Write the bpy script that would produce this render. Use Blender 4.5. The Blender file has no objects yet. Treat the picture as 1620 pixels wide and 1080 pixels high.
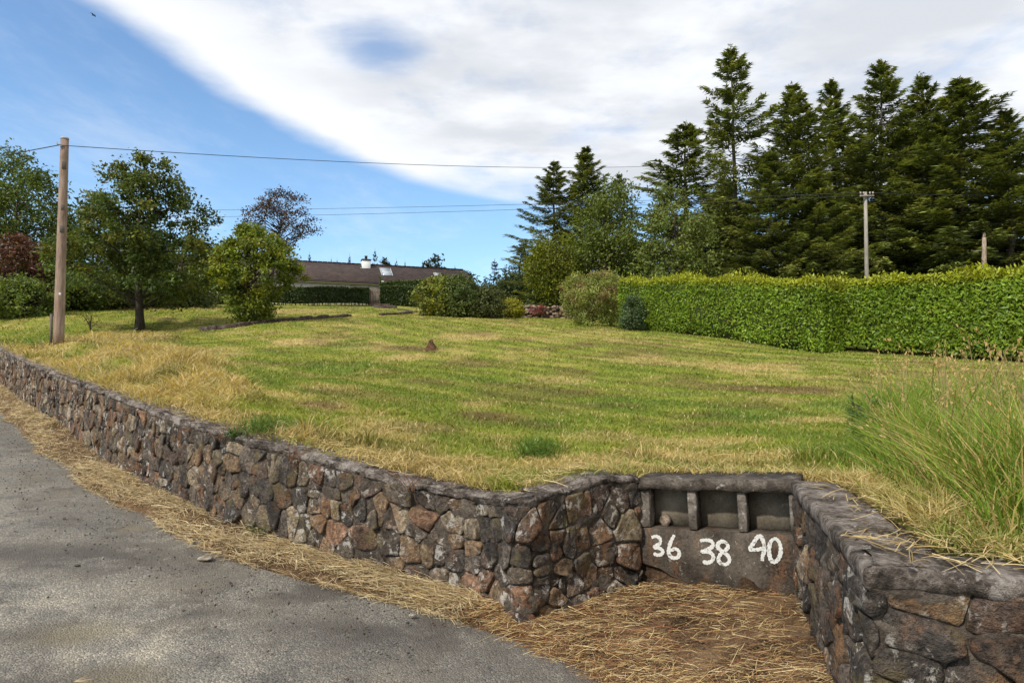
import bpy, math, random
import numpy as np
from mathutils import Vector

# ------------------------------------------------------------------ camera, sky, sun, exposure
sc = bpy.context.scene
COL = sc.collection
R = math.radians
F = 1080.0
EYE = 1.6
PITCH = math.atan(60.0 / F)
cam_d = bpy.data.cameras.new('camera')
cam = bpy.data.objects.new('camera', cam_d)
COL.objects.link(cam)
cam.location = (0, 0, EYE)
cam.rotation_euler = (R(90) + PITCH, 0, 0)
cam_d.sensor_width = 36
cam_d.lens = 24
cam_d.clip_start = 0.05
cam_d.clip_end = 6000
sc.camera = cam

SUN_AZ = (-0.68, -0.73)          # horizontal direction towards the sun (left and behind the camera)
SUN_EL = R(43)
SKY_STRENGTH = 0.15
world = bpy.data.worlds.new('World')
sc.world = world
world.use_nodes = True


class G:
    """tiny node-graph writer"""
    def __init__(s, nt):
        s.nt = nt
        nt.nodes.clear()

    def n(s, typ, ins=None, **attrs):
        nd = s.nt.nodes.new(typ)
        for k, v in attrs.items():
            setattr(nd, k, v)
        for k, v in (ins or {}).items():
            sock = nd.inputs[k]
            if isinstance(v, bpy.types.NodeSocket):
                s.nt.links.new(v, sock)
            else:
                sock.default_value = v
        return nd

    def math(s, op, a, b=0.0, clamp=False):
        return s.n('ShaderNodeMath', {0: a, 1: b}, operation=op, use_clamp=clamp).outputs[0]

    def noise(s, vec, scale, detail=4.0, rough=0.55, dist=0.0, out=0):
        return s.n('ShaderNodeTexNoise', {'Vector': vec, 'Scale': scale, 'Detail': detail, 'Roughness': rough, 'Distortion': dist}).outputs[out]

    def sstep(s, x, a, b):
        return s.n('ShaderNodeMapRange', {0: x, 1: a, 2: b, 3: 0.0, 4: 1.0}, interpolation_type='SMOOTHSTEP').outputs[0]

    def ramp(s, fac, stops):
        nd = s.n('ShaderNodeValToRGB', {0: fac})
        e = nd.color_ramp.elements
        while len(e) < len(stops):
            e.new(0.5)
        for i, (p, c) in enumerate(stops):
            e[i].position = p
            e[i].color = (c[0], c[1], c[2], 1)
        return nd.outputs[0]

    def mix(s, fac, a, b, blend='MIX'):
        nd = s.n('ShaderNodeMix', data_type='RGBA', blend_type=blend)
        for i, v in ((0, fac), (6, a), (7, b)):
            if isinstance(v, bpy.types.NodeSocket):
                s.nt.links.new(v, nd.inputs[i])
            elif i == 0:
                nd.inputs[0].default_value = v
            else:
                nd.inputs[i].default_value = (v[0], v[1], v[2], 1)
        return nd.outputs[2]

    def comb(s, x, y, z):
        return s.n('ShaderNodeCombineXYZ', {0: x, 1: y, 2: z}).outputs[0]

    def bump(s, h, strength=0.5, dist=0.02, normal=None):
        ins = {'Height': h, 'Strength': strength, 'Distance': dist}
        if normal is not None:
            ins['Normal'] = normal
        return s.n('ShaderNodeBump', ins).outputs[0]

    def pos(s):
        return s.n('ShaderNodeNewGeometry').outputs['Position']

    def scaled(s, vec, sx, sy, sz):
        return s.n('ShaderNodeVectorMath', {0: vec, 1: (sx, sy, sz)}, operation='MULTIPLY').outputs[0]


def build_world():
    g = G(world.node_tree)
    sky = g.n('ShaderNodeTexSky', sky_type='NISHITA', sun_disc=False)
    sky.sun_elevation = SUN_EL
    sky.sun_rotation = math.atan2(SUN_AZ[0], SUN_AZ[1])
    sky.altitude = 50
    sky.air_density = 1.0
    sky.dust_density = 0.35
    sky.ozone_density = 2.0
    tc = g.n('ShaderNodeTexCoord').outputs['Generated']
    sep = g.n('ShaderNodeSeparateXYZ', {0: tc})
    X, Y, Z = sep.outputs
    zc = g.math('MAXIMUM', Z, 0.03)
    u = g.math('DIVIDE', X, zc)
    v = g.math('DIVIDE', Y, zc)
    p = g.comb(u, v, 0.0)
    # the cloud sheet lies on a level plane high above; its edge runs obliquely away to the left
    na = g.math('SUBTRACT', g.noise(g.scaled(p, 1.0, 0.75, 1), 1.5, 6, 0.55), 0.5)
    nb = g.math('SUBTRACT', g.noise(g.scaled(p, 0.5, 1.2, 1), 6.0, 5, 0.6), 0.5)
    uu = g.math('ADD', u, g.math('ADD', g.math('MULTIPLY', na, 0.36), g.math('MULTIPLY', nb, 0.06)))
    vm = g.math('SUBTRACT', v, 1.8)
    q4 = g.math('MULTIPLY', g.math('POWER', g.math('MAXIMUM', vm, 0.0), 4.0), 0.031)
    ue = g.math('ADD', g.math('ADD', g.math('MULTIPLY', vm, 0.27), -1.18), q4)
    de = g.math('SUBTRACT', uu, ue)
    m1 = g.sstep(de, -0.03, 0.2)
    vfar = g.math('ADD', v, g.math('MULTIPLY', na, 1.3))
    m2 = g.sstep(vfar, 4.1, 3.1)
    m = g.math('MULTIPLY', m1, m2)
    # a torn blue gap and thin parts of the sheet
    hx = g.math('DIVIDE', g.math('ADD', uu, 0.425), 0.13)
    hy = g.math('DIVIDE', g.math('SUBTRACT', g.math('ADD', v, g.math('MULTIPLY', nb, 0.2)), 2.02), 0.17)
    hd = g.math('SQRT', g.math('ADD', g.math('MULTIPLY', hx, hx), g.math('MULTIPLY', hy, hy)))
    hole = g.math('MULTIPLY', g.sstep(hd, 1.5, 0.1), 0.8)
    thin_n = g.noise(g.scaled(p, 0.9, 0.8, 1), 2.6, 6, 0.6)
    thin = g.math('MULTIPLY', g.math('MULTIPLY', g.sstep(thin_n, 0.48, 0.75), g.sstep(de, 0.25, 0.6)), 0.42)
    m = g.math('MULTIPLY', m, g.math('SUBTRACT', 1.0, g.math('MAXIMUM', hole, thin)))
    # veil of thin cirrus over the blue, and small far cumulus low down
    veil = g.math('MULTIPLY', g.sstep(g.noise(g.scaled(p, 0.8, 0.35, 1), 1.7, 6, 0.65), 0.45, 0.8), 0.3)
    low = g.math('MULTIPLY', g.sstep(g.noise(g.scaled(tc, 5.5, 5.5, 22), 1.0, 5, 0.55), 0.55, 0.70),
                 g.math('MULTIPLY', g.sstep(Z, 0.09, 0.15), g.sstep(Z, 0.235, 0.18)))
    low = g.math('MULTIPLY', low, 0.8)
    m = g.math('MAXIMUM', m, g.math('MAXIMUM', veil, low))
    grey_n = g.noise(g.scaled(p, 0.7, 0.9, 1), 1.9, 5, 0.55)
    grey = g.math('MULTIPLY', g.sstep(grey_n, 0.34, 0.62), g.sstep(de, 0.15, 0.75))
    cc = g.mix(grey, (4.8, 4.9, 5.05), (3.5, 3.66, 3.95))
    hz = g.sstep(Z, 0.42, 0.10)
    skyc = g.mix(g.math('MULTIPLY', hz, 0.18), sky.outputs[0], (2.9, 4.3, 6.0))
    skyc = g.mix(1.0, skyc, (0.80, 0.92, 0.98), 'MULTIPLY')
    colr = g.mix(m, skyc, cc)
    bg = g.n('ShaderNodeBackground', {'Color': colr, 'Strength': SKY_STRENGTH})
    g.n('ShaderNodeOutputWorld', {'Surface': bg.outputs[0]})


build_world()
sun_d = bpy.data.lights.new('sun', 'SUN')
sun_d.energy = 3.1
sun_d.angle = R(2.5)
sun_d.color = (1.0, 0.94, 0.84)
sun = bpy.data.objects.new('sun', sun_d)
COL.objects.link(sun)
_h = math.hypot(*SUN_AZ)
SUN_VEC = Vector((SUN_AZ[0] / _h * math.cos(SUN_EL), SUN_AZ[1] / _h * math.cos(SUN_EL), math.sin(SUN_EL)))
sun.rotation_euler = (-SUN_VEC).to_track_quat('-Z', 'Y').to_euler()
sc.view_settings.view_transform = 'Standard'
sc.view_settings.look = 'None'
sc.view_settings.gamma = 1.0
sc.view_settings.exposure = 0.5
sc.view_settings.use_curve_mapping = False
sc.render.engine = 'CYCLES'
sc.cycles.max_bounces = 6
sc.cycles.transparent_max_bounces = 6

# ------------------------------------------------------------------ helpers


def at(px, py, d):
    """point of the place seen at photo pixel (px, py), d metres ahead"""
    x = (px - 810.0) / F
    u = (540.0 - py) / F
    Yc = math.cos(PITCH) - math.sin(PITCH) * u
    Zc = math.sin(PITCH) + math.cos(PITCH) * u
    t = d / Yc
    return np.array((x * t, d, EYE + Zc * t))


def ray(px, py):
    p = at(px, py, 1.0) - np.array((0, 0, EYE))
    return p


def tag(o, label=None, cat=None, group=None, kind=None):
    for k, v in (('label', label), ('category', cat), ('group', group), ('kind', kind)):
        if v:
            o[k] = v
    return o


def mesh(name, V, Fs, mat=None, col=None, smooth=False):
    """V (n,3); Fs: list of index arrays (m,k), any k; col (n,3) point colours"""
    if isinstance(Fs, np.ndarray):
        Fs = [Fs]
    V = np.asarray(V, dtype=np.float32)
    me = bpy.data.meshes.new(name)
    me.vertices.add(len(V))
    me.vertices.foreach_set('co', V.ravel())
    Fs = [np.asarray(f, dtype=np.int32) for f in Fs if len(f)]
    loops = np.concatenate([f.ravel() for f in Fs])
    tot = np.concatenate([np.full(len(f), f.shape[1], dtype=np.int32) for f in Fs])
    start = np.concatenate(([0], np.cumsum(tot)[:-1])).astype(np.int32)
    me.loops.add(len(loops))
    me.loops.foreach_set('vertex_index', loops)
    me.polygons.add(len(tot))
    me.polygons.foreach_set('loop_start', start)
    me.polygons.foreach_set('loop_total', tot)
    if smooth:
        me.polygons.foreach_set('use_smooth', np.ones(len(tot), dtype=bool))
    if col is not None:
        a = me.attributes.new('col', 'FLOAT_COLOR', 'POINT')
        c4 = np.ones((len(V), 4), dtype=np.float32)
        c4[:, :3] = col
        a.data.foreach_set('color', c4.ravel())
    if mat is not None:
        me.materials.append(mat)
    me.update(calc_edges=True)
    me.validate()
    return me


def wloc(o):
    v = Vector((0, 0, 0))
    while o is not None:
        v = v + o.location
        o = o.parent
    return np.array(v)


def obj(name, V, Fs, mat=None, parent=None, col=None, smooth=False, origin=None):
    """V in world coordinates; origin: the object's own origin (world)"""
    V = np.asarray(V, dtype=np.float64)
    if origin is None:
        origin = wloc(parent) if parent is not None else np.array((0, 0, 0.0))
    me = mesh(name, V - origin, Fs, mat, col, smooth)
    o = bpy.data.objects.new(name, me)
    COL.objects.link(o)
    po = np.array((0, 0, 0.0))
    if parent is not None:
        o.parent = parent
        po = wloc(parent)
    o.location = tuple(origin - po)
    return o


def empty(name, loc, label, cat, group=None):
    o = bpy.data.objects.new(name, None)
    o.empty_display_size = 0.3
    COL.objects.link(o)
    o.location = tuple(loc)
    return tag(o, label, cat, group)


class Acc:
    """collects pieces of one mesh"""
    def __init__(s):
        s.V, s.F, s.C, s.n = [], {}, [], 0

    def add(s, V, Fs, col=(0.2, 0.2, 0.2)):
        V = np.asarray(V, dtype=np.float64).reshape(-1, 3)
        if isinstance(Fs, np.ndarray):
            Fs = [Fs]
        for f in Fs:
            f = np.asarray(f)
            if len(f):
                s.F.setdefault(f.shape[1], []).append(f + s.n)
        c = np.asarray(col, dtype=np.float64)
        s.C.append(np.broadcast_to(c, V.shape) if c.ndim == 1 else c)
        s.V.append(V)
        s.n += len(V)
        return s

    def arrays(s):
        return np.concatenate(s.V), [np.concatenate(f) for f in s.F.values()], np.concatenate(s.C)

    def obj(s, name, mat, parent=None, smooth=False, origin=None):
        V, Fs, C = s.arrays()
        return obj(name, V, Fs, mat, parent, C, smooth, origin)


def box(c, ax, ay, az, bev=0.0):
    """box with centre c and half-axis vectors; bevelled by small corner cuts (chamfered edges) when bev > 0"""
    c, ax, ay, az = [np.asarray(a, dtype=float) for a in (c, ax, ay, az)]
    if bev <= 0:
        V = [c + sx * ax + sy * ay + sz * az for sz in (-1, 1) for sy in (-1, 1) for sx in (-1, 1)]
        Fq = np.array([(0, 2, 3, 1), (4, 5, 7, 6), (0, 1, 5, 4), (2, 6, 7, 3), (0, 4, 6, 2), (1, 3, 7, 5)])
        return np.array(V), [Fq]
    L = [np.linalg.norm(a) for a in (ax, ay, az)]
    k = [1 - min(bev / l, 0.6) for l in L]
    V, idx = [], {}
    for sx in (-1, 1):
        for sy in (-1, 1):
            for sz in (-1, 1):
                for a in range(3):
                    m = [k[0], k[1], k[2]]
                    m[a] = 1
                    idx[(sx, sy, sz, a)] = len(V)
                    V.append(c + sx * m[0] * ax + sy * m[1] * ay + sz * m[2] * az)
    Q, T = [], []
    for s in (-1, 1):
        Q.append([idx[(s, a, b, 0)] for a, b in ((-1, -1), (1, -1), (1, 1), (-1, 1))][::s])
        Q.append([idx[(a, s, b, 1)] for a, b in ((-1, -1), (1, -1), (1, 1), (-1, 1))][::-s])
        Q.append([idx[(a, b, s, 2)] for a, b in ((-1, -1), (1, -1), (1, 1), (-1, 1))][::s])
    for s in (-1, 1):
        for t in (-1, 1):
            Q.append([idx[(s, t, -1, 0)], idx[(s, t, 1, 0)], idx[(s, t, 1, 1)], idx[(s, t, -1, 1)]][::-s * t])
            Q.append([idx[(s, -1, t, 0)], idx[(s, 1, t, 0)], idx[(s, 1, t, 2)], idx[(s, -1, t, 2)]][::s * t])
            Q.append([idx[(-1, s, t, 1)], idx[(1, s, t, 1)], idx[(1, s, t, 2)], idx[(-1, s, t, 2)]][::-s * t])
            for w in (-1, 1):
                T.append([idx[(s, t, w, 0)], idx[(s, t, w, 1)], idx[(s, t, w, 2)]][::s * t * w])
    return np.array(V), [np.array(Q), np.array(T)]


def tube(P, rad, n=6, cap=True):
    P = np.asarray(P, dtype=float)
    m = len(P)
    rad = np.broadcast_to(np.asarray(rad, dtype=float), (m,))
    T = np.gradient(P, axis=0)
    T /= np.linalg.norm(T, axis=1)[:, None] + 1e-9
    ref = np.array((0, 0, 1.0)) if abs(T[0][2]) < 0.9 else np.array((1.0, 0, 0))
    A = np.cross(T, ref)
    A /= np.linalg.norm(A, axis=1)[:, None] + 1e-9
    B = np.cross(T, A)
    th = np.linspace(0, 2 * np.pi, n, endpoint=False)
    V = P[:, None, :] + rad[:, None, None] * (np.cos(th)[None, :, None] * A[:, None, :] + np.sin(th)[None, :, None] * B[:, None, :])
    i = np.arange(m - 1)[:, None] * n
    j = np.arange(n)[None, :]
    j2 = (j + 1) % n
    Q = np.stack([i + j, i + j2, i + n + j2, i + n + j], axis=-1).reshape(-1, 4)
    V = V.reshape(-1, 3)
    Fs = [Q]
    if cap:
        V = np.concatenate([V, P[:1], P[-1:]])
        a, b = m * n, m * n + 1
        T1 = [(a, (k + 1) % n, k) for k in range(n)] + [(b, (m - 1) * n + k, (m - 1) * n + (k + 1) % n) for k in range(n)]
        Fs.append(np.array(T1))
    return V, Fs


def unit(a):
    return a / (np.linalg.norm(a, axis=-1, keepdims=True) + 1e-9)


def _hash(ix, iy, seed):
    h = (ix.astype(np.int64) * 374761393 + iy.astype(np.int64) * 668265263 + seed * 1442695041) & 0x7fffffff
    h = ((h ^ (h >> 13)) * 1274126177) & 0x7fffffff
    h = h ^ (h >> 16)
    return (h & 0xffff) / 65535.0


def vnoise(x, y, seed=0):
    x, y = np.asarray(x, dtype=float), np.asarray(y, dtype=float)
    ix, iy = np.floor(x), np.floor(y)
    fx, fy = x - ix, y - iy
    fx, fy = fx * fx * (3 - 2 * fx), fy * fy * (3 - 2 * fy)
    a, b = _hash(ix, iy, seed), _hash(ix + 1, iy, seed)
    c, d = _hash(ix, iy + 1, seed), _hash(ix + 1, iy + 1, seed)
    return (a * (1 - fx) + b * fx) * (1 - fy) + (c * (1 - fx) + d * fx) * fy


def fbm(x, y, oct=4, seed=0):
    s, a, t = 0.0, 0.5, 0.0
    for k in range(oct):
        s = s + a * vnoise(np.asarray(x) * 2 ** k + 17.3 * k, np.asarray(y) * 2 ** k - 9.1 * k, seed + k)
        t += a
        a *= 0.5
    return s / t


def sst(x, a, b):
    t = np.clip((np.asarray(x, dtype=float) - a) / (b - a), 0, 1)
    return t * t * (3 - 2 * t)


def lerp(a, b, t):
    return np.asarray(a) * (1 - t) + np.asarray(b) * t


def catmull(P, per=12):
    P = np.asarray(P, dtype=float)
    Q = np.concatenate([[2 * P[0] - P[1]], P, [2 * P[-1] - P[-2]]])
    out = []
    for i in range(1, len(Q) - 2):
        t = np.linspace(0, 1, per, endpoint=False)[:, None]
        a, b, c, d = Q[i - 1], Q[i], Q[i + 1], Q[i + 2]
        out.append(0.5 * (2 * b + (c - a) * t + (2 * a - 5 * b + 4 * c - d) * t * t + (3 * b - a - 3 * c + d) * t ** 3))
    return np.concatenate(out + [P[-1:]])


# ------------------------------------------------------------------ materials


def new_mat(name):
    m = bpy.data.materials.new(name)
    m.use_nodes = True
    return m, G(m.node_tree)


def finish(g, color, rough=0.85, normal=None, spec=0.25, **kw):
    ins = {'Base Color': color if isinstance(color, bpy.types.NodeSocket) else (color[0], color[1], color[2], 1), 'Roughness': rough, 'Specular IOR Level': spec}
    if normal is not None:
        ins['Normal'] = normal
    ins.update(kw)
    b = g.n('ShaderNodeBsdfPrincipled', ins)
    g.n('ShaderNodeOutputMaterial', {'Surface': b.outputs[0]})
    return b


def attr(g, name='col'):
    return g.n('ShaderNodeAttribute', attribute_name=name).outputs['Color']


def leaf_mat(name, trans=0.25, rough=0.5, spec=0.3, var=0.35):
    m, g = new_mat(name)
    c = attr(g)
    p = g.pos()
    v = g.math('ADD', g.math('MULTIPLY', g.noise(p, 2.3, 3), 2 * var), 1 - var)
    c = g.mix(1.0, c, g.comb(v, v, v), 'MULTIPLY')
    b = g.n('ShaderNodeBsdfPrincipled', {'Base Color': c, 'Roughness': rough, 'Specular IOR Level': spec})
    tcol = g.mix(1.0, c, (1.5, 1.35, 0.5), 'MULTIPLY')
    t = g.n('ShaderNodeBsdfTranslucent', {'Color': tcol})
    ms = g.n('ShaderNodeMixShader', {0: trans, 1: b.outputs[0], 2: t.outputs[0]})
    g.n('ShaderNodeOutputMaterial', {'Surface': ms.outputs[0]})
    return m


M = {}
M['leaf'] = leaf_mat('leaf', 0.28, 0.5, 0.25)
M['laurel'] = leaf_mat('laurel_leaf', 0.26, 0.45, 0.28)
M['needle'] = leaf_mat('needle', 0.2, 0.6, 0.2)
M['grass'] = leaf_mat('grass_blade', 0.3, 0.6, 0.2, 0.15)
M['straw'] = leaf_mat('straw', 0.15, 0.6, 0.25, 0.15)


def m_bark():
    m, g = new_mat('bark')
    p = g.pos()
    n = g.noise(g.scaled(p, 1, 1, 0.25), 14, 5, 0.65)
    c = g.mix(1.0, attr(g), g.ramp(n, [(0.3, (0.5, 0.5, 0.5)), (0.7, (1.35, 1.3, 1.2))]), 'MULTIPLY')
    finish(g, c, 0.9, g.bump(n, 0.8, 0.03))
    return m


M['bark'] = m_bark()


def m_stone(name='field_stone'):
    m, g = new_mat(name)
    p = g.pos()
    base = attr(g)
    n1 = g.noise(p, 6.0, 6, 0.65)
    n2 = g.noise(p, 34.0, 5, 0.7)
    n3 = g.noise(p, 120.0, 3, 0.6)
    c = g.mix(1.0, base, g.ramp(n1, [(0.30, (0.40, 0.38, 0.36)), (0.5, (1, 1, 1)), (0.70, (1.7, 1.6, 1.45))]), 'MULTIPLY')
    c = g.mix(1.0, c, g.ramp(n2, [(0.32, (0.35, 0.34, 0.33)), (0.5, (1, 1, 1)), (0.68, (1.9, 1.8, 1.65))]), 'MULTIPLY')
    # rusty stains
    rn = g.noise(g.scaled(p, 1, 1, 0.7), 3.1, 5, 0.6)
    rust = g.math('MULTIPLY', g.sstep(rn, 0.50, 0.64), g.sstep(n2, 0.36, 0.56))
    c = g.mix(g.math('MULTIPLY', rust, 0.7), c, (0.24, 0.11, 0.045))
    # dark algae streaks
    an = g.noise(g.scaled(p, 1, 1, 0.35), 4.3, 4, 0.6)
    c = g.mix(g.math('MULTIPLY', g.sstep(an, 0.54, 0.66), 0.62), c, (0.03, 0.027, 0.023))
    # ochre moss / yellow-green film
    gn = g.noise(p, 5.1, 5, 0.6)
    c = g.mix(g.math('MULTIPLY', g.sstep(gn, 0.52, 0.66), 0.5), c, (0.20, 0.155, 0.07))
    # pale lichen crusts: sparse patches with crumbly edges and small specks
    big = g.noise(p, 2.3, 3, 0.5)
    ln = g.noise(p, 11.0, 7, 0.72, 0.4)
    lich = g.math('MULTIPLY', g.sstep(ln, 0.54, 0.60), g.sstep(big, 0.43, 0.53))
    sn = g.noise(p, 27.0, 6, 0.7, 0.6)
    spm = g.math('MULTIPLY', g.sstep(sn, 0.59, 0.645), g.sstep(g.noise(p, 4.7, 3), 0.43, 0.57))
    lm = g.math('MAXIMUM', lich, g.math('MULTIPLY', spm, 0.7))
    c = g.mix(g.math('MULTIPLY', lm, 0.85), c, g.mix(n2, (0.42, 0.36, 0.30), (0.62, 0.60, 0.55)))
    h = g.math('ADD', g.math('MULTIPLY', n1, 1.0), g.math('ADD', g.math('MULTIPLY', n2, 0.7), g.math('MULTIPLY', n3, 0.25)))
    finish(g, c, 0.92, g.bump(h, 1.0, 0.055), 0.2)
    return m


M['stone'] = m_stone()


def m_rough(name, cols, s1=5, s2=40, bump=0.7, dist=0.02, lichen=0.0, rough=0.92, speck=0.0):
    m, g = new_mat(name)
    p = g.pos()
    n1 = g.noise(p, s1, 6, 0.65)
    n2 = g.noise(p, s2, 5, 0.7)
    f = g.math('ADD', g.math('MULTIPLY', n1, 0.65), g.math('MULTIPLY', n2, 0.35))
    k = len(cols)
    c = g.ramp(f, [(0.39 + 0.22 * i / max(k - 1, 1), cc) for i, cc in enumerate(cols)])
    if lichen:
        ln = g.noise(p, 9.0, 7, 0.72, 0.3)
        lm = g.math('MULTIPLY', g.sstep(ln, 0.64 - 0.14 * lichen, 0.69 - 0.14 * lichen), 0.8)
        c = g.mix(lm, c, (0.42, 0.38, 0.34))
    if speck:
        vo = g.n('ShaderNodeTexVoronoi', {'Vector': p, 'Scale': 55.0}).outputs['Distance']
        c = g.mix(g.math('MULTIPLY', g.sstep(vo, 0.22, 0.12), speck), c, (0.5, 0.48, 0.44))
    h = g.math('ADD', n1, n2)
    finish(g, c, rough, g.bump(h, bump, dist), 0.2)
    return m


M['mortar'] = m_rough('lime_mortar', [(0.028, 0.023, 0.018), (0.085, 0.068, 0.053), (0.17, 0.14, 0.11)], 7, 45, 0.9, 0.03)
M['coping'] = m_rough('weathered_coping', [(0.03, 0.024, 0.02), (0.10, 0.08, 0.066), (0.24, 0.20, 0.17), (0.40, 0.35, 0.31)], 5.5, 42, 1.0, 0.05, 0.5)
M['slab'] = m_rough('dark_aged_concrete', [(0.03, 0.024, 0.02), (0.075, 0.062, 0.05), (0.16, 0.135, 0.11)], 8, 60, 0.9, 0.012, 0.25, 0.92, 0.0)
M['panel'] = m_rough('stained_concrete', [(0.04, 0.03, 0.022), (0.075, 0.06, 0.046), (0.105, 0.088, 0.068), (0.15, 0.10, 0.06)], 5, 55, 0.6, 0.008, 0.08, 0.92, 0.0)


def m_panel():
    m, g = new_mat('stained_panel_concrete')
    p = g.pos()
    n1 = g.noise(p, 5.5, 6, 0.65)
    n2 = g.noise(p, 60, 5, 0.7)
    st = g.noise(g.scaled(p, 1, 1, 0.18), 13, 5, 0.65)
    c = g.ramp(g.math('ADD', g.math('MULTIPLY', n1, 0.6), g.math('MULTIPLY', n2, 0.4)), [(0.36, (0.03, 0.024, 0.019)), (0.48, (0.07, 0.056, 0.044)), (0.58, (0.115, 0.095, 0.075)), (0.7, (0.17, 0.145, 0.12))])
    c = g.mix(g.math('MULTIPLY', g.math('MULTIPLY', g.sstep(st, 0.5, 0.66), g.sstep(n2, 0.4, 0.6)), 0.7), c, (0.18, 0.085, 0.04))
    c = g.mix(g.math('MULTIPLY', g.sstep(st, 0.45, 0.33), 0.55), c, (0.035, 0.03, 0.025))
    sn = g.noise(p, 38.0, 6, 0.7, 0.6)
    c = g.mix(g.math('MULTIPLY', g.sstep(sn, 0.62, 0.66), 0.6), c, (0.38, 0.35, 0.30))
    finish(g, c, 0.92, g.bump(g.math('ADD', n1, n2), 0.7, 0.012), 0.2)
    return m


M['panel'] = m_panel()
M['niche'] = m_rough('niche_concrete', [(0.11, 0.09, 0.065), (0.18, 0.15, 0.11), (0.25, 0.215, 0.165)], 4, 70, 0.5, 0.006, 0.12, 0.92, 0.0)
M['post'] = m_rough('post_concrete', [(0.05, 0.042, 0.034), (0.14, 0.12, 0.10), (0.23, 0.20, 0.17)], 7, 60, 0.7, 0.008, 0.6, 0.92, 0.0)
M['soil'] = m_rough('soil', [(0.03, 0.018, 0.011), (0.075, 0.045, 0.026), (0.14, 0.09, 0.05)], 9, 60, 1.0, 0.03)
M['earth'] = m_rough('bare_earth', [(0.05, 0.025, 0.014), (0.11, 0.055, 0.03), (0.17, 0.09, 0.05)], 8, 50, 1.0, 0.05)
M['kerb'] = m_rough('kerb_stone', [(0.03, 0.02, 0.016), (0.08, 0.055, 0.045), (0.15, 0.12, 0.10)], 5, 30, 1.0, 0.04)
M['render'] = m_rough('cream_render', [(0.55, 0.5, 0.42), (0.66, 0.62, 0.54), (0.72, 0.69, 0.62)], 1.2, 12, 0.2, 0.01)
M['white'] = m_rough('white_render', [(0.6, 0.6, 0.58), (0.74, 0.74, 0.72), (0.8, 0.8, 0.79)], 2, 15, 0.2, 0.01)
M['pot'] = m_rough('clay_pot', [(0.06, 0.05, 0.05), (0.1, 0.08, 0.075)], 4, 20, 0.2, 0.01)
M['steel'] = m_rough('galvanised_steel', [(0.28, 0.29, 0.30), (0.42, 0.43, 0.44)], 6, 30, 0.1, 0.004, 0, 0.45)
M['wire'] = m_rough('wire_sheath', [(0.03, 0.035, 0.04), (0.05, 0.055, 0.06)], 2, 8, 0.0, 0.001, 0, 0.5)
M['porcelain'] = m_rough('porcelain', [(0.25, 0.2, 0.17), (0.4, 0.36, 0.33)], 4, 9, 0.0, 0.001, 0, 0.3)


def m_paint():
    m, g = new_mat('white_masonry_paint')
    p = g.pos()
    n = g.noise(p, 60, 5, 0.7)
    n2 = g.noise(p, 14, 4, 0.6)
    worn = g.math('MULTIPLY', g.sstep(n, 0.52, 0.62), g.sstep(n2, 0.42, 0.56))
    n3 = g.noise(p, 130, 4, 0.7)
    worn = g.math('MAXIMUM', worn, g.math('MULTIPLY', g.sstep(n3, 0.56, 0.66), 0.6))
    c = g.mix(worn, g.mix(n2, (0.5, 0.49, 0.46), (0.72, 0.72, 0.70)), (0.17, 0.14, 0.115))
    finish(g, c, 0.7, g.bump(n, 0.5, 0.004), 0.3)
    return m


M['paint'] = m_paint()


def m_wood(name, cols, zs=0.12, s=26):
    m, g = new_mat(name)
    p = g.pos()
    n = g.noise(g.scaled(p, 1, 1, zs), s, 5, 0.65)
    n2 = g.noise(g.scaled(p, 1, 1, 0.5), 2.2, 4, 0.6)
    f = g.math('ADD', g.math('MULTIPLY', n, 0.55), g.math('MULTIPLY', n2, 0.45))
    c = g.ramp(f, [(0.32, cols[0]), (0.5, cols[1]), (0.68, cols[2])])
    finish(g, c, 0.8, g.bump(n, 0.4, 0.008), 0.25)
    return m


M['pole'] = m_wood('weathered_pole', [(0.13, 0.085, 0.06), (0.26, 0.18, 0.135), (0.40, 0.31, 0.24)])
M['greypole'] = m_wood('grey_pole', [(0.16, 0.14, 0.115), (0.26, 0.235, 0.20), (0.36, 0.33, 0.29)])
M['gate'] = m_wood('gate_board', [(0.10, 0.07, 0.05), (0.17, 0.125, 0.095), (0.25, 0.19, 0.15)])
M['shed'] = m_wood('dark_shed', [(0.02, 0.016, 0.014), (0.04, 0.03, 0.027), (0.07, 0.055, 0.05)])


def m_roof():
    m, g = new_mat('roof_tile')
    tc = g.n('ShaderNodeTexCoord').outputs['UV']
    p = g.pos()
    br = g.n('ShaderNodeTexBrick', {'Vector': g.scaled(tc, 1, 1, 1), 'Color1': (0.05, 0.036, 0.032, 1), 'Color2': (0.072, 0.052, 0.046, 1), 'Mortar': (0.028, 0.021, 0.019, 1),
                                    'Scale': 1.0, 'Mortar Size': 0.02, 'Brick Width': 0.3, 'Row Height': 0.3})
    n = g.noise(p, 0.8, 5, 0.65)
    n2 = g.noise(p, 9, 4, 0.7)
    c = g.mix(1.0, br.outputs[0], g.ramp(n, [(0.3, (0.75, 0.75, 0.75)), (0.7, (1.3, 1.25, 1.2))]), 'MULTIPLY')
    c = g.mix(1.0, c, g.ramp(n2, [(0.3, (0.7, 0.7, 0.7)), (0.7, (1.35, 1.3, 1.3))]), 'MULTIPLY')
    finish(g, c, 0.85, g.bump(br.outputs['Fac'], 0.5, 0.02), 0.25)
    return m


M['roof'] = m_roof()


def m_glass():
    m, g = new_mat('skylight_glass')
    finish(g, (0.35, 0.40, 0.44), 0.06, None, 0.9)  # pale blue base stands in for the sky mirrored in the pane
    return m


M['glass'] = m_glass()


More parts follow.
